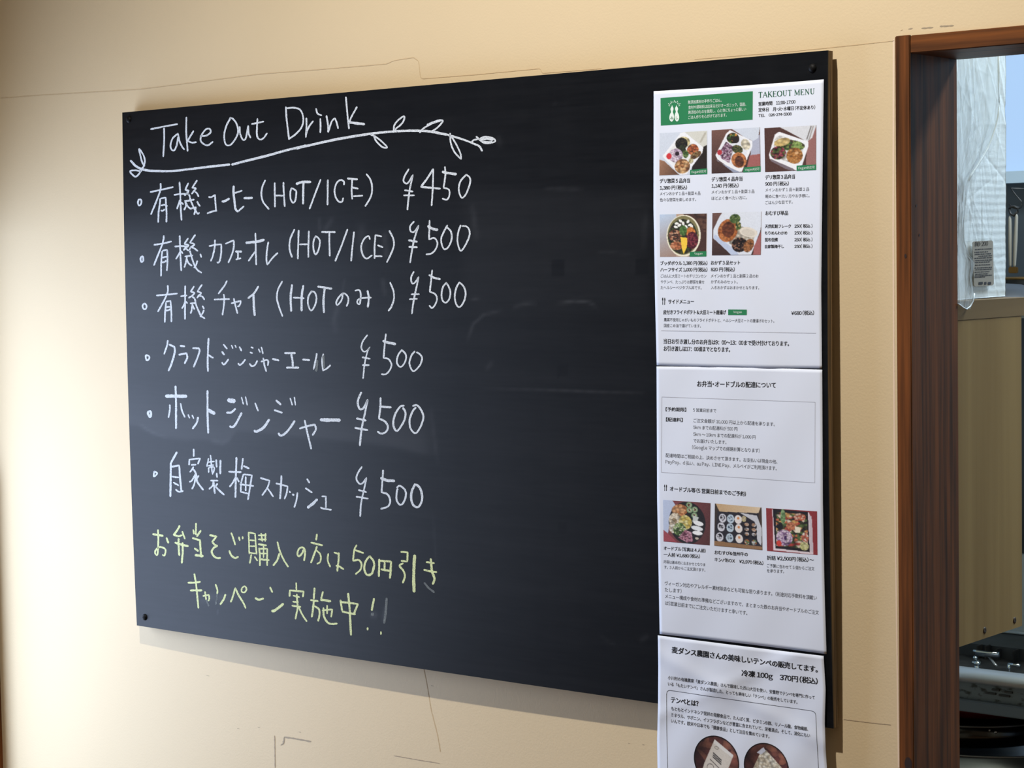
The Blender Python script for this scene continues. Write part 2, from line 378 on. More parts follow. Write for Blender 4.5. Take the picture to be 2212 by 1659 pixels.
# ------------------------------------------------------------------ chalk writing
def chalkmat(name, rgb, lo, hi, dark=(120, 126, 134)):
    return mat(name, dark, rough=.95, spec=.05, noise=(1300, 3, lo, hi), rgb2=rgb)
CH_W = chalkmat('white_chalk', (220, 227, 234), .30, .52)
CH_Y = chalkmat('yellow_chalk', (224, 232, 176), .30, .52, (128, 134, 104))
CH_F = chalkmat('rubbed_chalk', (128, 134, 134), .3, .62, (62, 68, 74))
chf = lambda x, z: bow(x, z) - .00011
def stroke_px(tag, s):
    """one stroke 'x,y x,y! ... wN' -> dense pixel polyline + width; '!' marks a corner"""
    w = None; P = []; C = []; faint = False
    for t in s.split():
        if t == 'f': faint = True; continue
        if t[0] == 'w': w = float(t[1:]); continue
        cn = t.endswith('!'); x, y = t.rstrip('!').split(',')
        P.append(xz_reg(tag, float(x), float(y))); C.append(cn)
    P = np.array(P)
    runs = []; cur = [0]
    for i in range(1, len(P)):
        cur.append(i)
        if C[i] and i < len(P)-1: runs.append(cur); cur = [i]
    runs.append(cur); out = []
    for r in runs:
        q = P[r]
        if len(q) == 2: n = max(2, int(np.hypot(*(q[1]-q[0]))/1.6)+1); seg = q[0]+(q[1]-q[0])*np.linspace(0, 1, n)[:, None]
        else:
            e = np.vstack([2*q[0]-q[1], q, 2*q[-1]-q[-2]]); seg = []
            for i in range(1, len(e)-2):
                p0, p1, p2, p3 = e[i-1:i+3]; n = max(2, int(np.hypot(*(p2-p1))/1.6)+1)
                t = np.linspace(0, 1, n, endpoint=False)[:, None]
                seg.append(.5*((2*p1)+(-p0+p2)*t+(2*p0-5*p1+4*p2-p3)*t*t+(-p0+3*p1-3*p2+p3)*t**3))
            seg.append(q[-1:]); seg = np.vstack(seg)
        out.append(seg if not out else seg[1:])
    return np.vstack(out), w, faint
def chalk(name, groups, m, wdef=3.9, whole=False, **p):
    S = []                                   # one entry per stroke: x range, verts, faces, rubbed?
    for tag, txt in groups:
        for s in txt.split(';'):
            s = s.strip()
            if not s: continue
            q, w, faint = stroke_px(tag, s); w = (w or wdef)*CHALK_W; n = len(q)
            if n < 2: continue
            d = np.gradient(q, axis=0); L = np.hypot(d[:, 0], d[:, 1])+1e-9; nn = np.c_[-d[:, 1], d[:, 0]]/L[:, None]
            for k in range(2):
                nn[1:-1] = (nn[:-2]+nn[1:-1]*2+nn[2:])/4
            t = np.linspace(0, 1, n)
            wa = w/2*(1+.10*np.sin(t*9+len(S))+RNG.uniform(-.13, .13, n)); wb = w/2*(1+RNG.uniform(-.13, .13, n))
            wa[0] *= .72; wb[0] *= .72; wa[-1] *= .72; wb[-1] *= .72
            h0 = q[0]-d[0]/L[0]*w*.22; h1 = q[-1]+d[-1]/L[-1]*w*.22      # rounded ends
            A = q+nn*wa[:, None]; B = q-nn*wb[:, None]
            PXY = np.vstack([A, B, h0[None], h1[None]]); W3 = on_surf(PXY[:, 0], PXY[:, 1], chf)
            W3[:, 1] -= .00001*(len(S) % 5)
            Fq = [(i, i+1, n+i+1, n+i) for i in range(n-1)]+[(0, n, 2*n), (n-1, 2*n+1, 2*n-1)]
            S.append((q[:, 0].min(), q[:, 0].max(), W3, Fq, faint))
    solid = sorted([x for x in S if not x[4]], key=lambda x: x[0]); G = []
    for x in solid:                          # strokes that overlap sideways belong to one written letter
        if G and (whole or x[0] < G[-1][0]+1.5): G[-1][1].append(x); G[-1][0] = max(G[-1][0], x[1])
        else: G.append([x[1], [x]])
    for gi, (_, xs) in enumerate(G+[[0, [x]] for x in S if x[4]]):
        V, F = [], []
        for x in xs: o = len(V); V.extend(x[2].tolist()); F.extend([tuple(i+o for i in f) for f in x[3]])
        fa = gi >= len(G)
        raw('rubbed_chalk_mark' if fa else name, V, F, CH_F if fa else m, board, **({} if fa else p))
chalk('chalk_letter', [('1', """468,438 610,410 755,383;612,425 612,560 603,730;750,490 700,540 680,610 692,655 720,660 745,610 762,520;757,480 775,560 800,620 828,655;
848,310 848,480 862,672;925,455 862,562! 905,580 955,575;995,512 1060,505 1105,470 1095,435 1055,440 1010,500 1000,560 1040,600 1080,608 1130,570;
1320,315 1275,400 1250,500 1262,590 1300,612 1350,570 1395,480 1385,390 1345,330 1310,315;1415,410 1420,490 1450,550 1480,530 1505,400;1505,400 1510,480 1530,530;
1603,325 1598,420 1600,510 1630,548 1670,530 1705,480;1540,383 1610,370 1670,355;1905,200 1915,350 1940,548;1915,215 1990,210 2060,235 2090,330 2070,420 2010,490 1940,540"""),
('2', """108,318 108,420 102,525;102,500 130,420 180,350;210,218 225,270 270,292;255,325 258,400 255,475;320,293 335,380 340,472;340,465 375,360 410,320! 430,370 445,430;
527,95 540,250 560,435;645,200 600,280 560,365;560,365 640,375 725,385 w6""")], CH_W)
chalk('chalk_drawing', [('1', """255,770 320,835 400,868 500,880 700,882 900,860 1100,835 1310,812 w5.2;345,645 360,720 380,790 405,830;350,645 395,720 408,780 395,830 380,850;
400,825 385,850 360,890 330,930 300,940 260,905 255,880 310,875 365,885;1330,815 1500,770 1700,720 1900,665 2120,612 w5.6"""),
('2', """0,643 200,595 400,550 600,515 800,485 1000,465 1200,455 1400,460 1600,495 w5.6;1600,495 1750,540 1880,590 1945,620 1975,670 w4.6;790,495 830,510 880,545 930,590 965,632 920,630 870,590 840,550 825,515;
1035,465 1040,400 1080,345 1145,300 1140,350 1100,400 1060,430 1050,465;1310,475 1350,430 1420,390 1490,350 1555,345 1530,390 1480,435 1430,460 1360,455;1390,395 1440,372 1530,348 w5.5;
1633,480 1640,580 1680,680 1750,757! 1745,700 1710,620 1670,550 1650,520;1865,575 1880,555 1925,545;1910,515 1960,560 2000,585 2060,585 2115,565 2080,530 2000,520 1940,545;1960,550 2030,540 2090,552 w5;1960,565 2030,572 2080,568 w3""")], CH_W, whole=True, label='chalk branch with five leaves under the title')
chalk('chalk_letter', [('1', '345,1180 335,1215 345,1250 365,1235 370,1195 350,1180'),
('C', """50,495 300,445 600,375;300,290 300,400 270,520 180,760 65,1030;290,650 275,800 250,1000 240,1220;300,650 420,630! 430,800 440,1000 438,1215;310,820 380,800 460,830;305,930 345,945 395,905;
750,255 765,500 775,800 790,1050 800,1170;620,565 750,545 920,540 970,555;760,680 730,780 690,900;790,740 840,790;960,280 890,440! 960,490 920,530! 870,580;890,440 980,465;900,530 960,545 1000,600;
1170,215 1050,395! 1140,410 1080,490! 1040,540;1120,490 1170,530 1205,610;990,590 1010,680 1060,800 1120,920 1190,1020 1220,985;870,710 980,700 1100,675;885,730 905,820 860,925;900,740 950,840 1010,890 1070,875;
1140,850 1125,940 1100,1035;1170,720 1200,780 1240,835;1445,615 1520,615 1600,560! 1605,700 1620,940;1410,1010 1500,970 1640,940;1765,725 1850,705 1940,650 w5.5;2045,350 2040,500 2060,700 2090,900 2155,965 w5"""),
('1', '1365,1115 1440,1090;1405,1305 1460,1255'),
('D', """50,415 180,410 w5.5;378,135 330,250 320,370 350,480 435,585;523,175 525,350 528,550;658,170 665,350 680,545;535,372 650,375;785,255 765,330 770,430 805,485 840,450 855,350 850,300 795,260;
855,195 960,165 1080,165 w6;965,180 962,340 960,505 w5;1232,125 1150,340 1060,580;1343,130 1340,330 1338,520;1590,210 1590,160 1540,135 1480,180 1445,290 1465,400 1510,465 1560,470 1580,410;1645,110 1800,125 w5;1718,130 1710,300 1718,430;
1710,245 1810,270 w4.4;1735,385 1880,375;1935,40 2000,130 2025,250 2005,390 1920,540"""),
('2', """1195,860 1150,940 1140,990 1170,1015 1200,990 1240,920! 1210,1050 1195,1150 1180,1295;1150,1085 1240,1100;1140,1140 1255,1140;1455,860 1390,960 1325,1050! 1430,1060 1530,1070 w4.6;1455,860 1450,1050 1437,1250;
1578,835 1583,930 1565,1060! 1620,1080 1625,1140 1600,1185 1550,1175;1550,890 1620,905 1700,915 w6;1805,920 1745,990 1725,1080 1755,1165 1800,1130 1845,1010 1840,950 1800,918""")], CH_W)
chalk('chalk_letter', [('3', """200,405 185,440 198,478 218,460 215,415 200,405;345,270 450,255 555,230;465,160 455,230 420,330 345,515;445,345 435,450 430,645;450,340 505,330! 508,450 500,580;440,425 505,410;440,480 475,475 490,455;
655,160 660,350 672,580;595,290 680,285 750,290;665,340 640,390 608,440;672,345 690,375;755,190 710,260! 760,275 720,310! 700,335;720,310 760,340;840,150 775,245! 830,265 785,300! 770,330;800,300 840,320 870,345;
775,340 800,430 830,510 865,570 915,605;715,410 810,395;740,410 730,470 710,540;735,430 760,490 800,520;865,460 850,510 825,545;900,380 912,420;1005,285 1080,270 1150,265! 1150,360 1135,450 1115,485 1100,475;1075,210 1070,310 1050,400 1025,465;
1200,258 1300,215! 1300,300 1275,390 1235,485;1320,350 1395,350 w5;1350,355 1350,440;1325,445 1385,430;1445,245 1560,235 1665,210 w6;1558,130 1562,300 1567,510;1555,350 1520,400 1475,465;1712,235 1695,350 1690,450 1700,510! 1760,430 1825,365;
2025,85 1975,200 1965,310 1995,420;2075,95 2070,250 2065,440;2085,265 2180,262"""),
('4', """40,105 35,250 33,420;120,165 95,230 95,320 120,385 155,330 172,230 150,185 115,165;190,118 355,118 w4.5;285,125 285,260 290,405;502,85 430,280 355,465;580,115 560,300 545,465;770,205 750,165 700,200 665,290 685,390 730,435 795,395;
835,150 825,300 825,435;840,155 910,170;860,275 925,300;830,405 915,408;1000,100 1045,190 1055,280 1020,380 970,480;1297,-10 1250,50 1255,105 1285,120 1320,90 1352,35! 1300,200 1270,350 1248,485;1230,215 1335,235 w5;1235,295 1335,300 w5;
1481,-23 1480,80 1475,205! 1540,190 1575,250 1550,330 1500,375 1440,385;1460,45 1520,80 1580,90 w6;1695,35 1650,120 1620,200 1635,290 1665,325 1710,290 1745,200 1735,110 1690,60;1855,35 1825,120 1815,230 1850,340 1900,290 1955,170 1955,90 1920,50 1870,45""")], CH_W)
chalk('chalk_letter', [('3', """228,970 210,1000 222,1035 250,1035 258,1000 240,975 228,972;375,875 500,865 625,852;512,755 510,830 470,930 392,1070;490,960 480,1080 475,1195;490,950 545,940! 553,1060 555,1190;485,1015 545,1010;485,1055 525,1050 540,1035;
720,760 718,950 717,1160;665,885 740,875;718,950 700,1000 680,1030;725,945 745,968;825,765 785,830! 830,845 800,880! 760,905;795,880 830,910;920,745 865,830! 910,845 880,880! 860,905;890,880 925,890 950,925;
835,915 850,990 880,1060 910,1120 955,1150;780,970 850,965;805,975 800,1030 785,1090;805,990 830,1040;945,1050 925,1090 900,1130;925,1000 945,1035;1220,700 1180,770 1115,855;1065,925 1160,920 1250,918;1180,860 1185,950 1165,1110;
1270,970 1320,955 1385,940! 1370,990 1345,1010;1300,910 1320,1000 1345,1090;1595,765 1540,850 1470,910 w4.4;1535,860 1538,980 1550,1115 w5.5;1880,705 1830,800 1815,900 1840,1010 1882,1125;1995,745 1980,900 1985,1065 w5;2130,755 2110,900 2110,1060 w5;2010,900 2140,908"""),
('4', """75,820 35,890 30,980 65,1055 110,1000 130,910 110,840 70,825;145,768 315,795 w5;230,780 215,930 220,1080 w5;445,850 430,930 380,990 368,950 410,880 460,850 505,890 510,950 490,1005;590,818 645,815 660,880 648,975 620,965 625,930 670,908 785,900;
740,815 755,900 745,1015 w4.6;1010,718 1050,820 1055,920 1025,1010 990,1060;1295,590 1262,660 1270,725 1295,730 1330,690 1352,650! 1325,780 1290,950 1270,1095;1262,862 1360,860;1240,920 1335,915;1513,570 1500,700 1485,830! 1550,860 1570,920 1545,990 1510,1025 1478,995;
1475,630 1540,665 1610,680 w5;1685,720 1640,780 1625,870 1640,940 1680,960 1720,910 1730,830 1705,760 1680,725;1840,715 1800,790 1782,890 1800,980 1840,1015 1890,950 1912,860 1895,780 1845,720""")], CH_W)
chalk('chalk_letter', [('3', '250,1585 248,1620 262,1655;250,1585 285,1600 290,1630 265,1655'),
('A', """240,260 225,350 180,480;260,325 345,365! 350,450 310,600 250,745 w4.6;435,345 510,357 w4.6;415,490 480,475 540,465! 550,530 530,580 508,630 w4.4;635,385 735,385! 745,430 710,540 650,685 w4.2;890,225 880,400 875,580 880,755 w4.2;885,490 920,515 965,540 w4.2;
1125,325 1185,395;1100,440 1140,490 w4.4;1100,610 1130,645 1170,610 1205,560 w4.2;1253,335 1275,390 w3;1310,335 1330,380 w3;1380,360 1415,430;1360,625 1385,655 1430,620 1475,565;1565,365 1600,385;1550,450 1590,465;1540,630 1580,670 1630,650 1665,580;
1685,395 1710,450 w3.2;1730,365 1755,475 w3.4;1725,600 1780,580 1830,575 1840,610 1830,660;1758,540 1780,660 1808,755;1905,555 2010,580 w4.4"""),
('B', """90,385 235,385 w4.6;178,395 195,480 200,560 w4.6;115,578 280,578 w4.6;330,470 425,480 w4.6;518,390 505,470 475,600;525,480 510,625 w6 f;605,395 590,480 600,620! 650,590 700,545;605,420 615,580 w5 f;
1190,145 1130,230 1110,310 1140,365 1190,350 1225,300! 1190,370 1155,520 1132,725 w3.5;1120,440 1228,462;1125,545 1215,545 w4.4;1435,130 1420,260 1405,450! 1470,465 1510,540 1480,620 1430,665 1375,665;1395,225 1480,250 1565,265 w6;
1650,340 1600,410 1580,500 1610,560 1650,560 1695,490 1700,410 1650,345;1820,360 1775,420 1748,520 1780,610 1820,620 1890,540 1915,450 1880,395 1840,375""")], CH_W)
chalk('chalk_letter', [('5', """220,455 205,480 228,525 240,500 235,465 220,455 w5;403,288 640,290 w7.5;515,175 520,400 520,655 w4.6;450,385 450,450 435,530;570,370 590,460 620,525;655,495 672,535 w3.2;700,500 718,540 w3.2;768,525 750,590 705,655 w4.6;873,225 873,450 880,705 w4.6;
870,440 955,485 w8;1100,335 1180,345 w10;1085,475 1140,470 1185,430 w5;1120,625 1150,635 1190,600 1255,475 w5;1253,300 1275,380 w3.2;1298,295 1318,390 w3.2;1405,365 1440,455;1400,670 1415,688 1500,640 1565,550 w6;1640,335 1695,385 w5;1620,445 1710,475 w4.4;
1665,705 1700,730 1770,680 1850,565 w5;1798,310 1822,390 w3.2;1845,300 1858,390 w3.2"""),
('6', """150,585 230,560 330,535! 345,590 305,665 w4.6;210,485 240,620 290,830 w4.4;400,480 635,485 w8;888,150 850,240 848,300 875,355 920,330 965,235! 930,400 890,600 870,790 w4.6;830,462 945,490 w4.6;810,575 965,605 w4.6;1118,215 1115,320 1100,465! 1170,500 1205,560 1185,620 1130,645 1080,620 w4.6;
1105,322 1245,332 w5;1400,310 1350,325 1290,420 1270,530 1300,610 1340,590 1400,490 1415,400 1385,335 w4.6;1500,315 1560,310 1620,400 1625,480 1580,590 1530,640 1475,580 1465,480 1500,380 1540,330 w4.4""")], CH_W)
chalk('chalk_letter', [('5', """275,1130 272,1190 310,1155 275,1130;530,915 500,970 460,1045! 460,1200 457,1415 w4.6;465,1080 555,1065! 565,1200 580,1360 w4.4;475,1190 550,1200;490,1255 550,1290;515,1335 555,1360 600,1350;718,880 718,965;665,1060 670,1000! 790,985! 765,1050;690,1060 745,1055;
715,1080 700,1110 675,1140;700,1095 740,1150 760,1250 825,1340 w4.4;740,1160 700,1230 670,1250;740,1190 725,1270 700,1330;775,1180 745,1220;885,985 865,1080 w3.4;905,950 915,1040 910,1090 w3.4;870,1030 950,1020 w3.4;880,1070 942,1060 w3.4;885,1090 885,1145 w3.4;885,1090 945,1085 940,1150 w3.4;
970,1000 975,1085;1018,1005 1015,1160 w4.6;915,1070 930,1165 w3.4;975,1150 980,1200;905,1235 990,1235;940,1240 930,1290 890,1330;940,1240 955,1380;985,1270 965,1300 1000,1340 1060,1395 w4.2;1197,975 1190,1200 1185,1425 w4.6;1110,1135 1250,1140 w4.6;1190,1190 1160,1250 1120,1305;1200,1200 1225,1250;
1270,985 1260,1060 1255,1110;1275,1070 1340,1100 w4.4;1275,1165 1250,1260 1245,1360! 1340,1385;1275,1165 1370,1175! 1350,1300 1325,1450;1300,1190 1300,1350;1235,1275 1390,1295;1465,1205 1570,1235! 1540,1320 1485,1400;1545,1320 1610,1415;1640,1265 1770,1300! 1760,1370 1735,1440;
1700,1180 1695,1300 1685,1440 w4.4;1788,1355 1802,1368 w4.4;1823,1388 1842,1397 w5;1880,1370 1870,1450 1845,1535"""),
('6', """238,1185 270,1235 w4;220,1295 300,1350 w4;245,1530 300,1490 362,1430 w6.5;415,1395 465,1395! 465,1530;400,1525 430,1540 530,1555;895,1040 845,1120 830,1190 870,1245 910,1230 950,1170! 920,1310 885,1480 875,1635;852,1318 950,1345;825,1398 970,1422;
1148,1080 1140,1200 1130,1345! 1200,1370 1232,1440 1210,1510 1120,1545 w4.4;1120,1175 1200,1205 1285,1210 w6.5;1310,1290 1350,1270 1410,1320 1420,1390 1390,1470 1350,1495 1310,1440 1310,1350 1320,1300 w4.4;1530,1245 1490,1340 1485,1430 1510,1500 1560,1525 1600,1480 1615,1400 1590,1300 1540,1250 w5.2""")], CH_W)
chalk('chalk_letter', [('7', """285,250 415,272 w4.6;350,195 355,300 350,430 340,510 315,485 325,445 370,410 430,425 445,460 430,515 405,505 w4;455,295 480,362 w4.4;620,145 590,200 545,260! 600,275 650,265 w4.6;650,215 665,260 685,310;560,355 640,380 725,400 w5;605,305 605,400 615,515 w4.6;655,355 655,480 645,610 w4.6;
820,115 818,260 w4;785,195 795,250;880,205 830,280 w4.6;775,300 870,325! 875,420 885,530 w4.6;800,425 850,460 w4.6;810,510 910,522 w6;990,262 1075,280! 1020,345! 1055,385 1085,395 1040,420 1015,470 1040,520 1080,545 1125,545 w4.6;1255,235 1280,300 1305,385 w4;1230,455 1255,510 1300,545 1345,530 w4.6;
1350,285 1362,330 w4;1395,280 1398,310 w4;1470,225 1475,350 1480,495 w3.5;1480,230 1550,245! 1558,370 1570,500 w3.7;1480,325 1545,330 w3.4;1480,400 1550,400 w3.4;1480,480 1560,490 w3.4;1505,500 1485,610;1545,530 1580,580;1590,265 1690,265;1625,240 1640,340;1680,240 1675,340;1590,315 1690,318;1590,375 1690,390 w4.4;
1600,420 1610,520 1610,640;1610,430 1700,430! 1700,540 1700,640;1655,380 1655,540 w3.4;1610,490 1690,490 w3.4;1600,560 1725,572 w4.4;1825,345 1850,440 1900,560 1960,655 w4;1850,490 1830,560 1775,640 w4.6"""),
('8', """320,440 300,490 260,525 243,490 265,430 310,415 335,450 335,520 325,580 w4.2;485,250 475,325 w4.2;410,355 555,390 w4.4;485,400 450,500 410,605 w4.4;480,450 530,510 525,590 485,620;625,490 618,580 650,655;695,475 745,495 760,520;755,480 748,600 735,710 w4.4;720,640 760,650 815,685 w4.2;
975,385 945,450 930,580! 1000,570 1035,620 1020,690 960,745 w4.2;955,448 1060,485 w4.4;1135,520 1085,590 1070,680 1100,750 1150,750 1190,670 1185,590 1135,520 w4.6;1120,755 1165,735 1185,650 w5;1255,560 1250,775 w4.8;1265,580 1400,590! 1395,700 1385,795 w5;1320,600 1320,690 w4.4;1275,685 1380,705 w5;
1520,470 1605,475! 1600,590! 1525,580 w4.4;1550,610 1505,640 1550,700 1570,770 1545,855 w4.4;1692,510 1680,740 1685,965 w7;1835,595 1935,610 w4.6;1805,690 1860,705 1965,720 w4.6;1890,555 1905,700 1935,800 1915,870 w5.5;1810,850 1870,920 1935,970 w4.6 f""")], CH_Y, label='yellow chalk letter')
chalk('chalk_letter', [('7', """720,850 800,850 875,840 w4.4;750,945 895,945 w4.6;800,740 825,900 850,1165 w4.2;905,1015 980,1000! 985,1050 970,1075;930,960 938,1000 945,1060;945,1060 980,1140 f;1062,870 1085,940 1082,990;1082,990 1075,1060 1065,1120 f;1185,995 1160,1060 1120,1120 w4.6;
1250,1090 1280,1010 1305,915! 1350,1010 1400,1090 1435,1165 w4.2;1385,920 1420,895 1445,930 1420,970 1385,960 1385,920 w3.8;1550,1040 1600,1060 1655,1045 w4.8;1735,905 1765,970 w4.2;1755,1200 1800,1190 1900,1110 w6"""),
('8', """228,850 232,940 w3.6;145,1020 150,945! 320,960! 310,1025 w4.4;190,1010 270,1030;185,1085 255,1090;175,1135 285,1150 w4.2;235,990 245,1150 235,1220 220,1300 w4;260,1150 300,1240 360,1330 w4;455,915 445,1050 w4.6;405,1065 500,1080 w4.6;445,1080 435,1180 420,1275 w4.6;455,1140 510,1180 515,1250 500,1325 w4.4;
560,960 535,1050;530,1060 655,1080 w5.5;550,1195 620,1185 675,1180! 660,1275 w4;610,1130 610,1235;565,1160 570,1260 620,1345 680,1360 735,1355 w4.6;775,1065 795,1195 w4.4;785,1090 880,1100 990,1115! 940,1240 w4.6;795,1205 870,1225 960,1240 w4.6;870,980 890,1200 905,1500 w5;
1190,1045 1175,1120 1160,1195 w5;1160,1230 1180,1250 w8 f;1345,1040 1335,1200 1315,1350 w5.5 f;1110,1405 1110,1435 w4.6;1275,1455 1275,1490 w4""")], CH_Y, label='yellow chalk letter')

# ------------------------------------------------------------------ printed sheets
PAPER = mat('white_printer_paper', (224, 232, 248), rough=.7, spec=.25)
INK = mat('black_print', (30, 30, 34), .6, spec=.2); INKS = mat('dark_grey_print', (66, 67, 72), .6, spec=.2)
GREEN = mat('green_print', (44, 128, 84), .6, spec=.2); WHITEP = mat('white_print', (228, 240, 236), .6, spec=.2); LINEG = mat('pale_grey_rule', (176, 178, 188), .6, spec=.2)
TITLEG = mat('deep_green_print', (40, 96, 74), .6, spec=.2)
def curl_a(x, z): return bow(x, z) - .0011 - .0005*np.sin(x*41+1.2)*np.sin(z*13+.4) - .0003*np.sin(x*90+z*30)
def curl_b(x, z): return bow(x, z) - .0011 - .0006*np.sin(x*37+2.2)*np.sin(z*15+1.4) - .0003*np.sin(x*70-z*45)
def curl_c(x, z):
    h = np.clip(.02-z, 0, 1)
    cre = .0015*np.exp(-((z-.045+.35*(x-.9))/.010)**2) + .0013*np.exp(-((z-.028-.5*(x-.95))/.008)**2) + .0010*np.exp(-((x-.835)/.012)**2-((z-.045)/.03)**2)
    return bow(x, z) - .0019 - .0010*np.sin(x*48+.6)*np.sin(z*21+.8) - .0005*np.sin(x*95-z*62+1) - .004*h*np.sin(x*20) - .012*h*h*10 - cre
def grid_sheet(name, left, right, f, parent=None, nu=56, nv=76, m=PAPER, bend=0.0, thick=True, top=None, tag='px'):
    """quad patch between two edge polylines (same parameter along their length)"""
    l = np.array([xz_reg(tag, *p) for p in left], float); r = np.array([xz_reg(tag, *p) for p in right], float)
    tl = np.linspace(0, 1, len(l)) if len(l) > 2 else np.array([0, 1.])
    sl = np.r_[0, np.cumsum(np.hypot(*(l[1:]-l[:-1]).T))]; sl /= sl[-1]; sr = np.r_[0, np.cumsum(np.hypot(*(r[1:]-r[:-1]).T))]; sr /= sr[-1]
    v = np.linspace(0, 1, nv); u = np.linspace(0, 1, nu)
    L = np.c_[np.interp(v, sl, l[:, 0]), np.interp(v, sl, l[:, 1])]; Rr = np.c_[np.interp(v, sr, r[:, 0]), np.interp(v, sr, r[:, 1])]
    P = L[:, None]*(1-u[None, :, None]) + Rr[:, None]*u[None, :, None]
    P[..., 1] += bend*4*u[None]*(1-u[None])
    W = on_surf(P[..., 0], P[..., 1], f)
    id_ = np.arange(nu*nv).reshape(nv, nu)
    F = np.stack([id_[:-1, :-1], id_[1:, :-1], id_[1:, 1:], id_[:-1, 1:]], -1).reshape(-1, 4)
    o = raw(name, W.reshape(-1, 3), F, m, parent, smooth=True)
    return o, W
def sheet(name, left, right, f, label, bend=0.0):
    root = empty(name, (0, 0, 0), label=label, category='menu sheet', group='printed menu sheets on the chalkboard')
    o, W = grid_sheet('paper', left, right, f, root, bend=bend)
    md = o.modifiers.new('thickness', 'SOLIDIFY'); md.thickness = .00012; md.offset = 1 if False else -1
    return root
sh1 = sheet('menu_sheet', [(1412,197),(1411.6,450),(1415,640),(1418.5,789)], [(1779.5,171.5),(1776,440),(1774,620),(1775.5,796)], curl_a, 'top white menu sheet with a green banner and five food photos', bend=1.5)
sh2 = sheet('menu_sheet', [(1418.2,791.5),(1419.5,1080),(1422,1200),(1425,1369.5)], [(1776,798.5),(1777.5,1080),(1781,1270),(1785.3,1413)], curl_b, 'middle white sheet with a thin boxed text and three food photos', bend=-1)
# third sheet: upper right corner curled away
P3L = [(1421,1372.5),(1422,1440),(1421.5,1520),(1419.5,1600),(1420.5,1665),(1424,1990)]
P3R = [(1779,1417),(1783.5,1490),(1781.5,1560),(1783.5,1620),(1786.5,1665),(1794,2060)]
sh3 = sheet('menu_sheet', P3L, P3R, curl_c, 'white crumpled sheet hanging below the chalkboard with two round photos', bend=.5)
SHF = {'p1': (sh1, curl_a), 'p2': (sh1, curl_a), 'p3': (sh2, curl_b), 'p4': (sh2, curl_b), 'p5': (sh3, curl_c)}
LIFT = .00014
def surf_of(tag, k=1): 
    f = SHF[tag][1]; return lambda x, z: f(x, z) - LIFT*k

_G = {}
def glyph(ch):
    """mesh of one character from Blender's built-in font"""
    if ch not in _G:
        c = bpy.data.curves.new('t', 'FONT'); c.body = ch; c.resolution_u = 2; c.size = 1.0
        o = bpy.data.objects.new('t', c); COL.objects.link(o)
        dg = bpy.context.evaluated_depsgraph_get(); me = bpy.data.meshes.new_from_object(o.evaluated_get(dg))
        n = len(me.vertices); v = np.zeros(n*3); me.vertices.foreach_get('co', v)
        _G[ch] = (v.reshape(-1, 3)[:, :2].copy(), [tuple(p.vertices) for p in me.polygons])
        bpy.data.objects.remove(o); bpy.data.curves.remove(c); bpy.data.meshes.remove(me)
    return _G[ch]
EM = None
def text_mesh(s, bold=0):
    global EM
    if EM is None: EM = float(np.ptp(glyph('国')[0][:, 0]))/.86
    V, F, x, n = [], [], 0.0, 0
    for ch in s:
        if ch == ' ': x += .26*EM; continue
        if ch == '　': x += EM; continue
        wide = chr(ord(ch)+0xFEE0) if '!' <= ch <= '~' else ('￥' if ch == '¥' else ch)
        v, f = glyph(wide)
        if not len(v): x += EM*.5; continue
        if wide != ch or ch in '（）・':
            a, b = v[:, 0].min(), v[:, 0].max(); w = b-a
            if ch == '-': v = (v-[a, 0])*[.42, 1]; a = 0; w *= .42
            adv = .56*EM if ch.isdigit() else (w+(.26 if wide == ch else .10)*EM); v = v-[a-(adv-w)/2, 0]
            if ch in '（）': v = v+[.09*EM if ch == '（' else -.09*EM, 0]
        else: adv = EM
        V.append(v+[x, 0]); F += [tuple(i+n for i in t) for t in f]; n += len(v); x += adv
    return np.vstack(V), F
def text_geo(tag, lines, k=1, bold=0.0, f=None):
    VV, FF = [], []
    for s, x0, y0, x1, y1, h in lines:
        v, F = text_mesh(s, bold); a, b_ = v[:, 0].min(), v[:, 0].max()
        p0 = np.array(xz_reg(tag, x0, y0)); p1 = np.array(xz_reg(tag, x1, y1)); hp = h/REG[tag][2]
        u = (v[:, 0]-a)/(b_-a); q = v[:, 1]/.84
        px = p0[0]+(p1[0]-p0[0])*u; py = p0[1]+(p1[1]-p0[1])*u - q*hp
        e = bold*hp                                # heavier faces: the glyphs printed again a hair to each side
        for j, (sx, sy) in enumerate(((0, 0),) if not bold else ((-e, -e*.5), (e, -e*.5), (-e, e*.5), (e, e*.5))):
            W = on_surf(px+sx, py+sy, f or surf_of(tag, k+.07*j)); o = len(VV)
            VV.extend(W.tolist()); FF.extend([tuple(i+o for i in t) for t in F])
    return VV, FF
def text(name, tag, lines, m, bold=0.0, k=1, parent=None, **p):
    for ln in lines:
        V, F = text_geo(tag, [ln], k, bold); raw(name, V, F, m, parent or SHF[tag][0], **p)
def poly(name, tag, pts, m, parent=None, k=1, n=10, **p):
    """flat printed quad following the paper"""
    q = np.array([xz_reg(tag, *a) for a in pts]); u = np.linspace(0, 1, n)[None, :, None]; v = np.linspace(0, 1, n)[:, None, None]
    P = (q[0]*(1-u)+q[1]*u)*(1-v)+(q[3]*(1-u)+q[2]*u)*v
    W = on_surf(P[..., 0], P[..., 1], surf_of(tag, k)); id_ = np.arange(n*n).reshape(n, n)
    F = np.stack([id_[:-1, :-1], id_[1:, :-1], id_[1:, 1:], id_[:-1, 1:]], -1).reshape(-1, 4)
    return raw(name, W.reshape(-1, 3), F, m, parent or SHF[tag][0], **p)
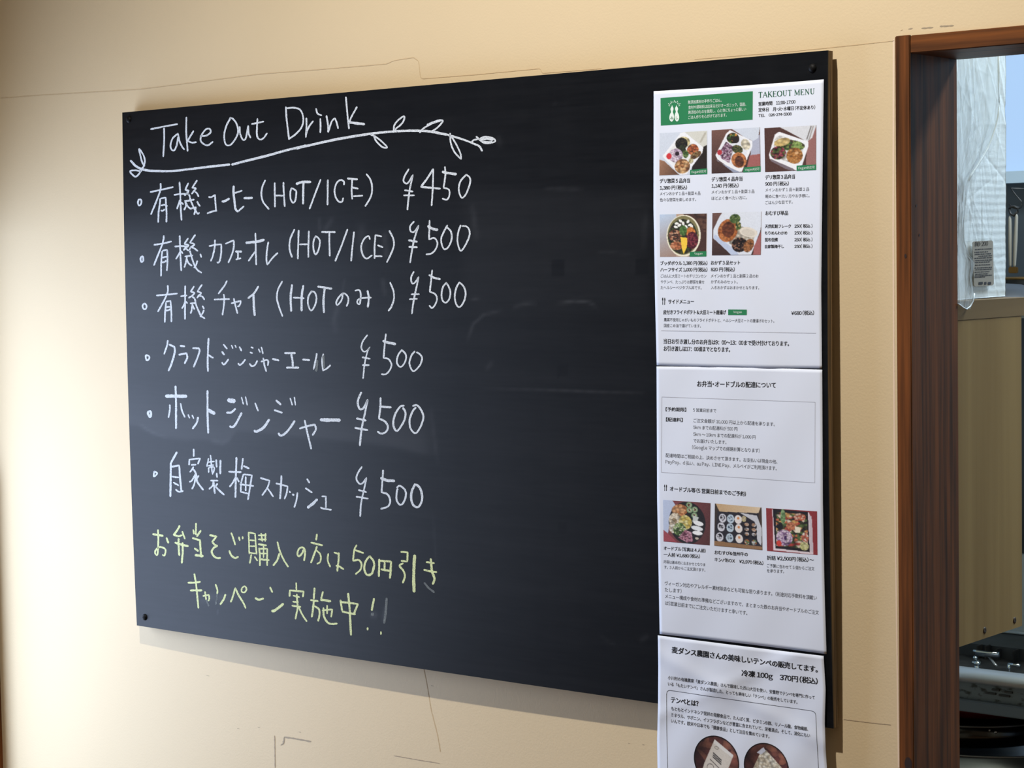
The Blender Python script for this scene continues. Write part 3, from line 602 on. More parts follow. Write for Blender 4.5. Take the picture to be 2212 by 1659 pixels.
def lines_(name, tag, L, w, m, k=1, parent=None, **p):
    VV, FF = [], []
    for pts in L:
        q = np.array([xz_reg(tag, *a) for a in pts], float); s = np.r_[0, np.cumsum(np.hypot(*(q[1:]-q[:-1]).T))]; n = max(2, int(s[-1]/6))
        t = np.unique(np.r_[np.linspace(0, s[-1], n), s]); x = np.interp(t, s, q[:, 0]); y = np.interp(t, s, q[:, 1]); n = len(t)
        dx, dy = np.gradient(x, t), np.gradient(y, t); D = np.hypot(dx, dy)+1e-9; nx, ny = -dy/D*w/2, dx/D*w/2
        f = surf_of(tag, k); A = on_surf(x+nx, y+ny, f); B = on_surf(x-nx, y-ny, f); o = len(VV)
        VV += A.tolist()+B.tolist(); FF += [(o+i, o+i+1, o+n+i+1, o+n+i) for i in range(n-1)]
    return raw(name, VV, FF, m, parent or SHF[tag][0], **p)
def blob(name, tag, shapes, m, k=2, parent=None, **p):
    VV, FF = [], []
    for pts in shapes:
        q = np.array([xz_reg(tag, *a) for a in pts], float); W = on_surf(q[:, 0], q[:, 1], surf_of(tag, k)); o = len(VV)
        VV += W.tolist(); FF.append(tuple(range(o, o+len(q))))
    return raw(name, VV, FF, m, parent or SHF[tag][0], **p)
def ellp(cx, cy, rx, ry, n=20, a0=0, a1=2*math.pi): return [(cx+rx*math.cos(a0+(a1-a0)*i/n), cy+ry*math.sin(a0+(a1-a0)*i/n)) for i in range(n)]

# --- photographs printed on the sheets: colours painted on a fine grid
class Img:
    def __init__(s, bg, nx=116, ny=100):
        s.nx, s.ny = nx, ny; s.u, s.v = np.meshgrid(np.linspace(0, 1, nx), np.linspace(0, 1, ny)); s.c = np.zeros((ny, nx, 3)) + np.array(bg, float)
    def e(s, cx, cy, rx, ry, col=None, rot=0.0):
        a = math.radians(rot); du, dv = s.u-cx, s.v-cy; x = du*math.cos(a)+dv*math.sin(a); y = -du*math.sin(a)+dv*math.cos(a)
        m = (x/rx)**2+(y/ry)**2 < 1
        if col is not None: s.c[m] = col
        return m
    def p(s, pts, col=None):
        m = np.zeros(s.u.shape, bool); n = len(pts)
        for i in range(n):
            (x0, y0), (x1, y1) = pts[i], pts[(i+1) % n]
            if y0 == y1: continue
            cr = ((y0 > s.v) != (y1 > s.v)) & (s.u < (x1-x0)*(s.v-y0)/(y1-y0)+x0); m ^= cr
        if col is not None: s.c[m] = col
        return m
    def food(s, mask, cols, size=.035, seed=0):
        g = np.random.default_rng(seed); n = int(1.0/size**2); X = g.uniform(0, 1, (n, 2)); K = g.integers(0, len(cols), n)
        idx = np.argwhere(mask)
        if len(idx) == 0: return
        P = np.c_[s.u[mask], s.v[mask]]; best = np.full(len(P), 1e9); kk = np.zeros(len(P), int)
        for i in range(n):
            d = (P[:, 0]-X[i, 0])**2+(P[:, 1]-X[i, 1])**2*1.5; b_ = d < best; best[b_] = d[b_]; kk[b_] = K[i]
        cc = np.array(cols, float)[kk]*(1.08-3.2*np.sqrt(best)[:, None]/size*.12)
        s.c[mask] = cc
    def bar(s, x0, y0, x1, y1, w, col):
        L = (x1-x0)**2+(y1-y0)**2; t = np.clip(((s.u-x0)*(x1-x0)+(s.v-y0)*(y1-y0))/L, 0, 1)
        s.c[np.hypot(s.u-x0-t*(x1-x0), s.v-y0-t*(y1-y0)) < w] = col
    def grad(s, mask, c0, c1, ang=0):
        a = math.radians(ang); t = (s.u*math.cos(a)+s.v*math.sin(a))[mask]; t = (t-t.min())/(np.ptp(t)+1e-9); s.c[mask] = np.array(c0)*(1-t[:, None])+np.array(c1)*t[:, None]
def photo(tag, quad, im, circ=False, k=1):
    c = im.c + RNG.normal(0, 5, im.c.shape[:2])[..., None]
    c[1:-1, 1:-1] = (c[1:-1, 1:-1]*4+c[:-2, 1:-1]+c[2:, 1:-1]+c[1:-1, :-2]+c[1:-1, 2:])/8
    q = np.array([xz_reg(tag, *a) for a in quad]); u, v = im.u[..., None], im.v[..., None]
    P = (q[0]*(1-u)+q[1]*u)*(1-v)+(q[3]*(1-u)+q[2]*u)*v
    W = on_surf(P[..., 0], P[..., 1], surf_of(tag, k)); id_ = np.arange(im.nx*im.ny).reshape(im.ny, im.nx)
    F = np.stack([id_[:-1, :-1], id_[1:, :-1], id_[1:, 1:], id_[:-1, 1:]], -1).reshape(-1, 4)
    me = bpy.data.meshes.new('printed_photo'); me.from_pydata(W.reshape(-1, 3).tolist(), [], F.tolist()); me.update()
    a = me.color_attributes.new('print', 'FLOAT_COLOR', 'POINT'); cc = np.ones((im.nx*im.ny, 4), np.float32); cc[:, :3] = lin(np.clip(c, 3, 250)).reshape(-1, 3)
    a.data.foreach_set('color', cc.ravel()); me.materials.append(vmat('photo_print'))
    return link('printed_photo', me, None, SHF[tag][0])
BR, DKB, WH, OFF = (92, 66, 58), (48, 34, 32), (236, 240, 248), (214, 214, 206)
G1, G2, OR, TAN, RICE, PUR = (60, 88, 50), (96, 122, 62), (196, 110, 66), (198, 152, 108), (214, 196, 214), (120, 84, 110)
# 1: five-dish box
a = Img((206, 216, 232)); a.grad(a.p([(0,.62),(.1,.66),(.42,1),(0,1)]), (160,120,96), (92,66,54), 30); a.p([(.72,.35),(1,.2),(1,1),(.66,.98),(.72,.6)], (36,30,26))
a.p([(.48,0),(1,0),(1,.32),(.9,.38),(.6,.2)], (210,212,206)); a.bar(.86,.25,.96,.05,.02,(184,182,172))
a.p([(.06,.55),(.44,.02),(.52,0),(.92,.38),(.9,.5),(.56,1),(.44,1)], WH); a.p([(.11,.56),(.46,.08),(.86,.42),(.55,.93)], (228,230,232))
a.food(a.e(.50,.24,.14,.13), [(226,216,168),(214,200,150)], .05, 1); a.food(a.e(.46,.27,.13,.14), [(44,40,36),(30,28,28),(62,58,44)], .03, 2); a.food(a.e(.47,.42,.08,.12), [(52,60,40),(38,44,34)], .03, 3)
a.food(a.e(.34,.54,.15,.16), [RICE,(232,222,236),(190,168,196)], .03, 4); a.e(.37,.50,.045,.05,(44,30,40)); a.e(.20,.55,.055,.07,(206,56,62))
a.food(a.e(.70,.42,.12,.13), [(196,104,66),(160,84,54),(96,60,38),(214,140,92)], .035, 5); a.food(a.e(.76,.55,.13,.07,None,-35), [(120,92,60),(86,62,44),(150,126,86)], .03, 6); a.food(a.e(.55,.52,.06,.09), [G2,(130,158,96),G1], .03, 7)
a.food(a.e(.48,.80,.16,.17), [(196,146,98),(168,112,70),(222,182,134),(120,78,50)], .05, 8); a.food(a.e(.66,.68,.05,.06), [(226,220,190),(190,180,130)], .03, 9)
photo('p1', [(118,890),(605,866),(605,1308),(115,1325)], a)
# 2: four-dish box
a = Img((100, 72, 66)); a.grad(a.u > 0, (116,84,76), (58,42,42), 80); a.p([(.82,.3),(1,.15),(1,1),(.72,1),(.8,.6)], (176,182,204)); a.p([(.78,.62),(1,.6),(1,.9),(.7,1)], (160,98,96)); a.p([(.42,0),(1,0),(.96,.24),(.86,.3),(.7,.22)], (206,216,232))
a.p([(.3,.1),(.38,.02),(.84,.3),(.84,.42),(.62,.98),(.5,1),(.12,.68),(.08,.58)], WH); a.p([(.12,.72),(.5,.95),(.6,1),(.45,1),(.1,.68)], (150,160,186)); a.p([(.3,.16),(.4,.06),(.8,.32),(.78,.42),(.6,.88),(.52,.9),(.13,.62),(.12,.55)], (226,232,242))
a.food(a.e(.44,.21,.13,.12,None,30), [G1,G2,(214,150,72),(38,34,28),(60,56,36)], .05, 11); a.e(.50,.25,.07,.08,(40,34,32)); a.food(a.e(.70,.37,.09,.13,None,-20), [(220,212,190),(234,228,206)], .06, 12)
a.food(a.p([(.16,.52),(.3,.28),(.46,.42),(.36,.78),(.2,.66)]), [PUR,RICE,(150,110,140),(92,60,84),(190,168,190)], .028, 13); a.e(.165,.52,.05,.06,(178,56,66)); a.food(a.e(.53,.47,.12,.09,None,30), [(70,84,52),(48,56,40),(110,106,62)], .028, 14)
a.food(a.e(.56,.72,.15,.18,None,-20), [(206,136,86),(190,118,72)], .04, 15); a.food(a.e(.57,.75,.09,.13,None,-10), [(110,66,48),(92,54,42)], .04, 16)
photo('p1', [(650,860),(1145,829),(1152,1283),(650,1303)], a)
# 3: three-dish box
a = Img((80, 54, 50)); a.p([(.82,.3),(1,0),(1,1),(.8,1)], (150,106,104)); a.p([(.3,0),(1,0),(.92,.28),(.82,.36),(.45,.1)], (214,218,226)); a.bar(.82,.3,.9,.02,.012,(120,116,116)); a.bar(.86,.32,.94,.02,.012,(160,156,156))
a.p([(.2,.16),(.28,.1),(.85,.36),(.85,.46),(.70,.98),(.62,1),(.1,.72),(.08,.62)], WH); a.p([(.1,.70),(.55,.95),(.55,1),(.4,.95),(.12,.76)], (120,110,120)); a.food(a.p([(.2,.24),(.3,.18),(.78,.42),(.66,.84),(.56,.84),(.15,.66)]), [(226,226,226),(206,206,204)], .06, 20)
a.food(a.e(.5,.42,.28,.12,None,10), [G1,G2,(130,150,84),(84,64,52),(60,48,44)], .035, 21); a.food(a.e(.63,.43,.1,.09), [(126,158,84),(160,182,110)], .03, 22); a.food(a.e(.34,.34,.16,.09,None,-14), [(220,198,142),(206,180,120)], .08, 23)
a.food(a.e(.26,.58,.15,.15), [(130,54,72),(168,74,92),(70,44,48),(90,110,60)], .03, 24); a.food(a.e(.58,.66,.16,.18), [(186,128,70),(170,110,56),(200,146,86)], .035, 25); a.e(.62,.60,.04,.03,(214,170,124))
photo('p1', [(1190,838),(1722,808),(1720,1265),(1198,1287)], a)
# 4: bowl
a = Img((186, 160, 140)); a.grad(a.u < .35, (190,210,236), (160,134,120), 70); a.p([(.5,0),(1,0),(1,1),(.62,1)], (74,50,44)); a.food(a.p([(.72,.0),(1,0),(1,.5),(.84,.3)]), [(96,68,56),(70,46,40)], .1, 30)
a.e(.51,.51,.365,.49,(238,234,214)); a.e(.50,.50,.335,.455,(128,122,84)); a.food(a.e(.49,.53,.31,.41), [(50,60,36),(36,40,28),(70,84,46),(56,44,40)], .035, 31)
for i, (x, y) in enumerate([(.36,.22),(.44,.16),(.50,.22),(.60,.18),(.64,.26),(.34,.30),(.56,.30),(.68,.30),(.42,.26)]): a.e(x,y,.045,.03,(240,242,240),i*40)
a.food(a.e(.33,.50,.14,.14), [(176,110,80),(214,168,136),(110,70,54),(60,46,40)], .035, 32); a.food(a.e(.36,.74,.14,.10), [(196,120,80),(170,96,62),(216,150,110)], .035, 33); a.food(a.e(.66,.43,.10,.12), [(230,150,84),(214,126,60)], .03, 34)
a.food(a.e(.69,.62,.13,.20), [(110,36,56),(84,28,44),(140,60,70)], .03, 35); a.food(a.e(.50,.39,.08,.12), [(70,110,56),(96,140,72)], .03, 36); a.p([(.44,.54),(.59,.56),(.58,.78),(.51,.94),(.47,.8)], (246,206,72))
photo('p2', [(115,108),(585,98),(580,525),(118,530)], a)
# 5: three-dish set
a = Img((96, 70, 66)); a.grad(a.u > .0, (110,80,74), (60,42,40), 90); a.p([(.14,.1),(.2,0),(1,0),(1,.3),(.98,.45),(.8,1),(.45,1),(.02,.6),(.02,.4)], (220,228,242)); a.p([(.86,.8),(1,.45),(1,1),(.84,1)], (164,100,100)); a.p([(.05,.5),(.5,.9),(.55,1),(.4,1),(.03,.6)], (190,204,232))
a.food(a.p([(.5,.3),(.92,.45),(.74,.95),(.34,.72)]), [(206,200,190),(186,178,164)], .06, 40); a.food(a.e(.32,.42,.20,.27,None,10), [(196,124,72),(180,104,56)], .04, 41); a.food(a.e(.33,.40,.13,.18), [(120,66,44),(104,56,38)], .05, 42)
a.food(a.e(.46,.15,.11,.11,None,30), [G1,(84,108,60),(120,140,86)], .03, 43); a.food(a.e(.53,.32,.06,.10), [G2,G1,(196,180,120)], .03, 44); a.e(.74,.47,.19,.11,(226,220,210),18); a.e(.74,.48,.14,.08,(212,206,196),18)
a.food(a.e(.56,.76,.16,.17), [(38,28,28),(60,42,38),(24,20,22),(150,110,90)], .03, 45); a.food(a.e(.75,.78,.10,.16,None,20), [(180,120,76),(140,92,58)], .03, 46)
photo('p2', [(640,93),(1130,78),(1122,510),(635,515)], a)
# 6: platter
a = Img((108, 62, 60)); a.grad(a.u > 0, (140,74,78), (84,50,50), 20); a.p([(0,0),(.2,0),(.26,.1),(.14,.5),(.1,.8),(0,.9)], (190,204,232)); a.p([(0,.72),(.1,.8),(.3,1),(0,1)], (160,76,86))
a.e(.51,.51,.39,.50,(34,32,34)); a.food(a.e(.35,.22,.17,.14,None,-15), [(204,140,90),(170,106,62),(222,170,122)], .05, 50)
for x, y in ((.55,.08),(.56,.20),(.67,.18),(.66,.32)): a.e(x,y,.065,.07,(120,150,110)); a.e(x,y,.045,.05,(170,190,160)); a.food(a.e(x,y,.03,.035), [(90,60,40),(226,220,190)], .02, 51)
a.food(a.e(.26,.46,.14,.17), [(236,226,206),(220,206,186),(160,140,110)], .05, 52); a.food(a.e(.20,.64,.08,.14), [(240,236,226),(206,190,166)], .05, 53); a.food(a.e(.47,.50,.14,.17), [(222,206,120),(206,184,92),(236,226,160)], .05, 54)
a.food(a.e(.35,.68,.14,.16), [(90,124,64),(150,180,110),(60,80,46),(214,222,190)], .03, 55); a.food(a.p([(.32,.88),(.46,.68),(.60,.72),(.64,.94),(.5,.98)]), [(190,130,150),(214,164,182),(110,60,80)], .03, 56)
a.p([(.64,.32),(.76,.36),(.70,.5),(.62,.48)], (200,208,206)); a.e(.75,.50,.11,.055,(240,244,248),12); a.e(.72,.62,.13,.055,(232,238,244),10); a.e(.73,.73,.11,.05,(242,246,250),4); a.e(.72,.86,.04,.03,(196,186,170))
photo('p4', [(157,292),(658,326),(650,772),(163,730)], a)
# 7: rice-ball box
a = Img((70, 56, 48)); a.p([(.02,0),(.98,.0),(.93,.14),(.1,.18)], (206,180,146)); a.p([(.0,0),(.03,.0),(.1,.2),(.04,.98),(0,1)], (60,50,46)); a.p([(.06,.18),(.93,.12),(.98,.92),(0,.9)], (46,44,52)); a.p([(0,.88),(1,.92),(1,1),(0,1)], (150,116,84))
a.p([(.52,.16),(.9,.2),(1,.5),(.98,.9),(.9,.8),(.85,.35)], (206,210,220)); a.grad(a.p([(.02,0),(.98,.0),(.93,.14),(.1,.18)]), (196,166,128), (226,206,176), 0)
for j, y in enumerate((.33,.54,.78)):
    for i, (x, c1, c2) in enumerate(((.17-.03*j,(214,216,228),(40,36,44)), (.34-.01*j,(196,214,230),(50,70,96)), (.50+.01*j,(236,232,232),(212,140,86)))):
        a.e(x,y,.078,.105,c1)
        if i < 2: a.food(a.e(x,y-.01,.05,.065), [c1, c2, c1, c2] if i == 0 else [c1, c2, c1], .03, 60+i+j*3)
        else: a.e(x,y-.03,.025,.03,c2)
for j, y in enumerate((.46,.57,.68,.84)):
    for x in (.68,.83):
        a.e(x,y,.065,.07,(28,26,34)); a.food(a.e(x,y-.03,.05,.04) if j < 3 else a.e(x,y,.055,.065), [(206,206,206),(180,110,70),(110,140,90)] if j == 3 else [(214,214,220),(190,150,120)], .03, 70+j)
a.food(a.e(.62,.30,.05,.07), [(222,206,140),(200,190,170)], .03, 79)
photo('p4', [(703,330),(1195,373),(1205,822),(697,775)], a)
# 8: packed square box
a = Img((142, 54, 58)); a.p([(.12,.02),(.84,.04),(.9,.2),(.92,1),(.13,.97)], (228,214,222)); a.p([(.13,.0),(.82,.03),(.85,.95),(.17,.92)], (30,26,32)); a.p([(.84,.1),(.89,.12),(.92,.95),(.86,.93)], (206,196,206))
m_ = a.p([(.19,.07),(.8,.1),(.82,.88),(.19,.86)]); a.food(m_, [(60,60,40),(200,110,76),(90,112,62),(226,206,186),(40,34,36),(206,160,96),(176,70,62)], .055, 80)
a.food(a.e(.33,.17,.05,.18), [(110,150,96),(150,180,130)], .03, 81); a.food(a.e(.66,.16,.12,.09), [(206,116,84),(170,80,60),(226,190,170)], .03, 82); a.food(a.e(.35,.66,.16,.19), [RICE,(232,214,232),(140,106,150),(196,170,206)], .03, 83); a.e(.37,.66,.03,.05,(70,44,90)); a.e(.24,.8,.05,.07,(206,66,56))
a.food(a.e(.49,.38,.1,.09), [(214,140,100),(190,110,80)], .03, 84); a.p([(.56,.38),(.68,.4),(.66,.52),(.57,.52)], (236,228,206)); a.food(a.e(.76,.62,.07,.12), [(236,226,214),(200,110,90)], .04, 85); a.food(a.e(.74,.82,.09,.10), [(226,222,170),(206,206,140)], .03, 86); a.e(.26,.41,.07,.06,(28,24,28))
photo('p4', [(1243,378),(1780,413),(1785,873),(1253,830)], a)
# 9, 10: round photos on the lowest sheet
def disc(seed):
    a = Img((96, 58, 50), 110, 110); x_, y_ = a.u*2-1, a.v*2-1; a.u = x_*np.sqrt(1-y_*y_/2)/2+.5; a.v = y_*np.sqrt(1-x_*x_/2)/2+.5; a.food(a.u > -1, [(92,52,46),(110,66,56),(78,44,42),(126,80,64)], .16, seed); a.c *= (.75+.5*a.u)[..., None]; a.c[(a.u-.5)**2+(a.v-.5)**2 > .225] *= .35; return a
a = disc(90); a.p([(.42,.08),(.86,.30),(.66,.95),(.20,.80),(.24,.6)], (212,206,196)); a.p([(.42,.08),(.86,.30),(.84,.36),(.40,.16)], (226,224,220))
for y in (.36,.40,.44): a.bar(.42,y,.60,y+.1,.012,(70,66,64))
a.e(.48,.24,.05,.03,(120,112,106)); a.e(.48,.24,.04,.02,(212,206,196)); a.bar(.36,.5,.62,.66,.008,(96,88,84)); a.e(.38,.66,.08,.08,(110,104,100)); a.e(.38,.66,.065,.065,(212,206,196))
photo('p5', [(520,1195),(1010,1322),(965,1860),(475,1730)], a, True)
a = disc(91); a.food(a.p([(.36,.18),(.46,.14),(.90,.46),(.70,.95),(.15,.82),(.2,.6)]), [(214,206,186),(232,228,214),(190,178,156)], .05, 92); a.p([(.26,.24),(.40,.1),(.46,.16),(.36,.26)], (196,200,214))
photo('p5', [(1060,1275),(1550,1400),(1510,1935),(1020,1805)], a, True)

# --- green banner with the gourd logo
ban = poly('green_banner', 'p1', [(127,530),(1072,460),(1070,752),(130,812)], GREEN)
text('banner_text', 'p1', [('無添加素材の手作りごはん。',408,588,752,567,34),('食材や調味料は出来るだけオーガニック、国産、',412,642,1003,607,34),('無添加のものを使用し、心と体にちょっと優しい',412,692,1003,657,34),('ごはん作りを心がけております。',412,744,805,718,34)], WHITEP, k=2, parent=ban)
def gourd(cx, cy, tilt=0):
    prof = [(-1.0,.03),(-.92,.05),(-.84,.10),(-.72,.26),(-.58,.34),(-.44,.32),(-.28,.20),(-.14,.20),(.05,.38),(.3,.50),(.55,.52),(.78,.42),(.93,.22),(1.0,.04)]
    R_ = [(cx+46*w_+tilt*t, cy+84*t) for t, w_ in prof]; L_ = [(cx-46*w_+tilt*t, cy+84*t) for t, w_ in prof[::-1]]
    return R_+L_
blob('gourd_logo', 'p1', [gourd(243, 688, -3), gourd(293, 686, 3)], WHITEP, k=2, parent=ban)
lines_('logo_rays', 'p1', [[(268+r0*math.cos(a), 622+r0*math.sin(a)), (268+r1*math.cos(a), 622+r1*math.sin(a))] for a, r0, r1 in [(math.radians(d), 50 if i % 2 else 44, 72 if i % 2 else 60) for i, d in enumerate(range(195, 350, 15))]], 1.0, WHITEP, k=2, parent=ban)
text('logo_letter', 'p1', [('み',228,748,258,747,30),('し',284,746,304,745,30)], GREEN, k=3, bold=.01, parent=ban)
for t, q, s in (('p1', [(430,1266),(605,1250),(605,1308),(428,1316)], ('Vegan対応可',442,1300,595,1290,26)), ('p1', [(985,1240),(1152,1226),(1152,1283),(970,1292)], ('Vegan対応可',992,1276,1140,1266,26)),
                ('p1', [(1520,1222),(1720,1210),(1720,1265),(1520,1276)], ('Vegan対応可',1535,1260,1705,1250,28)), ('p2', [(415,480),(580,472),(580,525),(413,528)], ('Vegan',460,508,540,505,24)), ('p2', [(797,1053),(982,1055),(982,1108),(797,1108)], ('Vegan',848,1088,932,1090,24))):
    g = poly('green_tag', t, q, GREEN, k=2, n=6); text('tag_text', t, [s], WHITEP, k=3, parent=g)

# --- serif title
def serif(tag, s, x0, y0, x1, y1, h, m):
    G = {'T': [(0,1,1,1,1),(.5,0,.5,1,2),(.3,0,.7,0,1),(0,.84,0,1,1),(1,.84,1,1,1)], 'A': [(0,0,.5,1,1),(.5,1,1,0,2),(.2,.36,.8,.36,1),(-.08,0,.16,0,1),(.82,0,1.1,0,1)],
         'K': [(.12,0,.12,1,2),(0,0,.3,0,1),(0,1,.3,1,1),(.18,.42,.85,1,1),(.38,.56,.95,0,2),(.7,1,1,1,1),(.8,0,1.05,0,1)], 'E': [(.12,0,.12,1,2),(0,1,.85,1,1),(0,0,.9,0,1),(.12,.52,.6,.52,1),(.85,.84,.85,1,1),(.92,0,.92,.18,1),(.6,.42,.6,.62,1)],
         'U': [(.15,1,.15,.3,2),(.15,.3,.3,.04,1.6),(.3,.04,.62,.02,1),(.62,.02,.82,.25,1),(.82,.25,.82,1,1),(0,1,.32,1,1),(.66,1,1,1,1)], 'M': [(.1,0,.1,1,1),(.1,1,.5,.08,2),(.5,.08,.9,1,1),(.9,0,.9,1,2),(-.04,0,.24,0,1),(.74,0,1.06,0,1),(-.04,1,.12,1,1),(.88,1,1.06,1,1)],
         'N': [(.12,0,.12,1,1),(.12,1,.86,0,2),(.86,0,.86,1,1),(0,0,.26,0,1),(0,1,.16,1,1),(.72,1,1,1,1)]}
    adv = {'T': .82, 'A': .95, 'K': .95, 'E': .82, 'O': 1.05, 'U': .98, 'M': 1.2, 'N': 1.0, ' ': .4}
    W = sum(adv[c] for c in s); L = {1: [], 2: []}; cur = 0
    for c in s:
        wd = adv[c]*.80; X = lambda u, v: (x0+(x1-x0)*(cur+.04+u*wd)/W, y0+(y1-y0)*(cur+u*wd)/W - v*h)
        if c == 'O':
            for a0, a1, k in ((60, 120, 1), (120, 240, 2), (240, 300, 1), (300, 420, 2)):
                L[k].append([X(.5+.5*math.cos(math.radians(a0+(a1-a0)*i/8)), .5+.51*math.sin(math.radians(a0+(a1-a0)*i/8))) for i in range(9)])
        for g in G.get(c, []): L[2 if g[4] > 1 else 1].append([X(g[0], g[1]), X(g[2], g[3])])
        cur += adv[c]
    lines_('title_lettering', tag, L[2], 2.1, m)
    lines_('title_lettering', tag, L[1], .9, m)
serif('p1', 'TAKEOUT MENU', 1130, 527, 1712, 488, 56, TITLEG)
B1 = [('営業時間　11:00-17:00',1130,608,1508,584,38),('定休日　月・火・水曜日（不定休あり）',1130,668,1710,640,38),('TEL　026-274-5908',1130,724,1468,705,32),
 ('デリ惣菜 5 品弁当',120,1398,428,1393,42),('1,380 円（税込）',120,1468,398,1462,40),('デリ惣菜 4 品弁当',650,1382,965,1374,42),('1,140 円（税込）',650,1448,925,1441,40),('デリ惣菜３品弁当',1200,1360,1502,1352,42),('900 円（税込）',1200,1428,1440,1421,40)]
S1 = [('メインおかず 1 品＋副菜 4 品',120,1525,535,1520,34),('色々な惣菜を楽しめます。',120,1588,490,1582,34),('メインおかず 1 品＋副菜 3 品',650,1508,1088,1500,34),('ほどよく食べたい方に。',650,1572,1012,1564,34),
 ('メインおかず 1 品＋副菜 2 品',1200,1486,1648,1478,34),('軽めに食べたい方やお子様に。',1200,1552,1652,1544,34),('ごはん少な目です。',1200,1616,1480,1608,34)]
text('printed_text', 'p1', B1, INK, .022); text('printed_text', 'p1', S1, INKS)
B2 = [('おむすび単品',1168,112,1393,110,40)] + [(s,1163,y,x,y-2,34) for s, y, x in (('天然紅鮭フレーク',240,1422),('ちりめんわかめ',307,1385),('昆布佃煮',375,1292),('自家製梅干し',442,1352))] + [('250( 税込 )',1457,y,1636,y-2,34) for y in (238,306,373,440)] + [
 ('ブッダボウル 1,380 円（税込）',122,610,590,608,38),('ハーフサイズ 1,000 円（税込）',122,674,590,673,38),('おかず 3 品セット',625,606,915,603,38),('820 円（税込）',625,671,862,671,38),('サイドメニュー',200,994,455,992,42),
 ('皮付きフライドポテト＆大豆ミート唐揚げ',150,1098,775,1100,40),('¥680（税込）',1425,1107,1652,1104,40),('当日お引き渡し分のお弁当は9：00～13：00まで受け付けております。',155,1390,1402,1414,46),('お引き渡しは17：00頃までとなります。',155,1462,815,1474,46)]
S2 = [('ごはんに大豆ミートのチリコンカン',125,735,580,735,33),('やテンペ、たっぷりお野菜を乗せ',125,793,560,795,33),('たヘルシーベジタブル丼です。',125,850,532,852,33),('メインおかず 1 品と副菜 2 品のお',625,733,1100,735,33),('かずのみのセット。',625,792,892,794,33),('入るおかずはおまかせとなります。',625,850,1105,852,33),
 ('農薬不使用じゃがいものフライドポテトと、ヘルシー大豆ミートの唐揚げのセット。',157,1170,1256,1183,33),('国産こめ油で揚げています。',157,1228,525,1232,33)]
text('printed_text', 'p2', B2, INK, .022); text('printed_text', 'p2', S2, INKS)
lines_('printed_rule', 'p2', [[(130,1265),(900,1277),(1672,1290)]], .9, LINEG)
B3 = [('お弁当・オードブルの配達について',558,286,1452,302,62),('【予約期限】',200,566,432,572,42),('【配達料】',203,683,392,688,42),('オードブル等（5 営業日前までのご予約）',248,1474,1112,1534,50)]
S3 = [('5 営業日前まで',510,574,775,582,40),('ご注文金額が 10,000 円以上から配達を承ります。',515,694,1440,738,42),('5km までの配達料が 500 円',513,771,1015,792,42),('5km ～ 10km までの配達料が 1,000 円',513,849,1222,884,42),('でお届けいたします。',515,924,890,942,42),
 ('（Google マップでの経路計算となります）',500,998,1268,1038,44),('配達時間はご相談の上、決めさせて頂きます。お支払いは現金の他、',200,1090,1470,1164,42),('PayPay、d 払い、au Pay、LINE Pay、メルペイがご利用頂けます。',198,1164,1462,1240,44)]
text('printed_text', 'p3', B3, INK, .022); text('printed_text', 'p3', S3, INKS)
lines_('printed_frame', 'p3', [[(155,408),(1900,468)],[(1900,468),(1895,1385)],[(1895,1385),(150,1265)],[(150,1265),(155,408)]], .8, LINEG)
for t, x, y in (('p2', 155, 935), ('p3', 198, 1405)):
    blob('fork_knife_icon', t, [[(x-14,y+2),(x-10,y),(x-6,y+2),(x-4,y+22),(x-7,y+32),(x-6,y+72),(x-13,y+72),(x-12,y+32),(x-17,y+22)], [(x+8,y),(x+14,y+4),(x+17,y+24),(x+13,y+34),(x+13,y+72),(x+6,y+72),(x+7,y+34),(x+5,y+18)]], INK, k=1)
B4 = [('オードブル（写真は 4 人前）',165,816,605,845,38),('一人前 ¥1,680（税込）',165,884,545,905,38),('おむすび&信州牛の',700,861,1050,884,38),('キンパBOX　¥2,970（税込）',700,936,1214,975,38),('折詰 ¥2,500円（税込）～',1252,920,1745,944,42)]
S4 = [('内容は基本的におまかせとなりま',165,958,602,990,33),('す。3 人前からご注文頂けます。',168,1014,602,1046,33),('ご予算に合わせて 5 個からご注文',1252,1000,1752,1034,36),('を承ります。',1252,1054,1432,1062,36),
 ('ヴィーガン対応やアレルギー素材除去なども可能な限り承ります。（別途対応手数料を頂戴い',175,1188,1778,1344,42),('たします）',175,1256,352,1272,42),('メニュー構成や食材の準備などございますので、まとまった数のお弁当やオードブルのご注文',178,1324,1798,1498,42),('は5営業日前までにご注文いただけますと幸いです。',178,1396,1045,1504,42)]
text('printed_text', 'p4', B4, INK, .022); text('printed_text', 'p4', S4, INKS)
B5 = [('麦ダンス農園さんの美味しいテンペの販売してます。',258,348,1840,562,64),('冷凍 100g　370円（税込）',1015,598,1840,690,62),('テンペとは？',248,888,545,932,60)]
S5 = [('小川村の有機農家「麦ダンス農園」さんで栽培した西山大豆を使い、安曇野でテンペを専門に作って',215,638,1808,856,38),('いる「もたいテンペ」さんが製造した、とっても美味しい「テンペ」の販売をしています。',215,706,1620,905,38),
 ('もともとインドネシア発祥の発酵食品で、たんぱく質、ビタミンB群、リノール酸、食物繊維、',250,973,1738,1200,40),('ミネラル、サポニン、イソフラボンなどが豊富に含まれていて、栄養満点。そして、消化にもい',250,1043,1757,1270,40),('いんです。欧米や日本でも「健康食品」として注目を集めています。',250,1108,1316,1278,40)]
text('printed_text', 'p5', B5, INK, .034); text('printed_text', 'p5', S5, INKS, .012)
lines_('printed_frame', 'p5', [[(230,2900),(212,1604),(202,1200),(200,800),(205,778),(218,764),(235,760),(700,830),(1200,902),(1770,982),(1798,992),(1815,1010),(1820,1030),(1832,1300),(1850,1604),(1880,3100)]], 1.0, INKS)

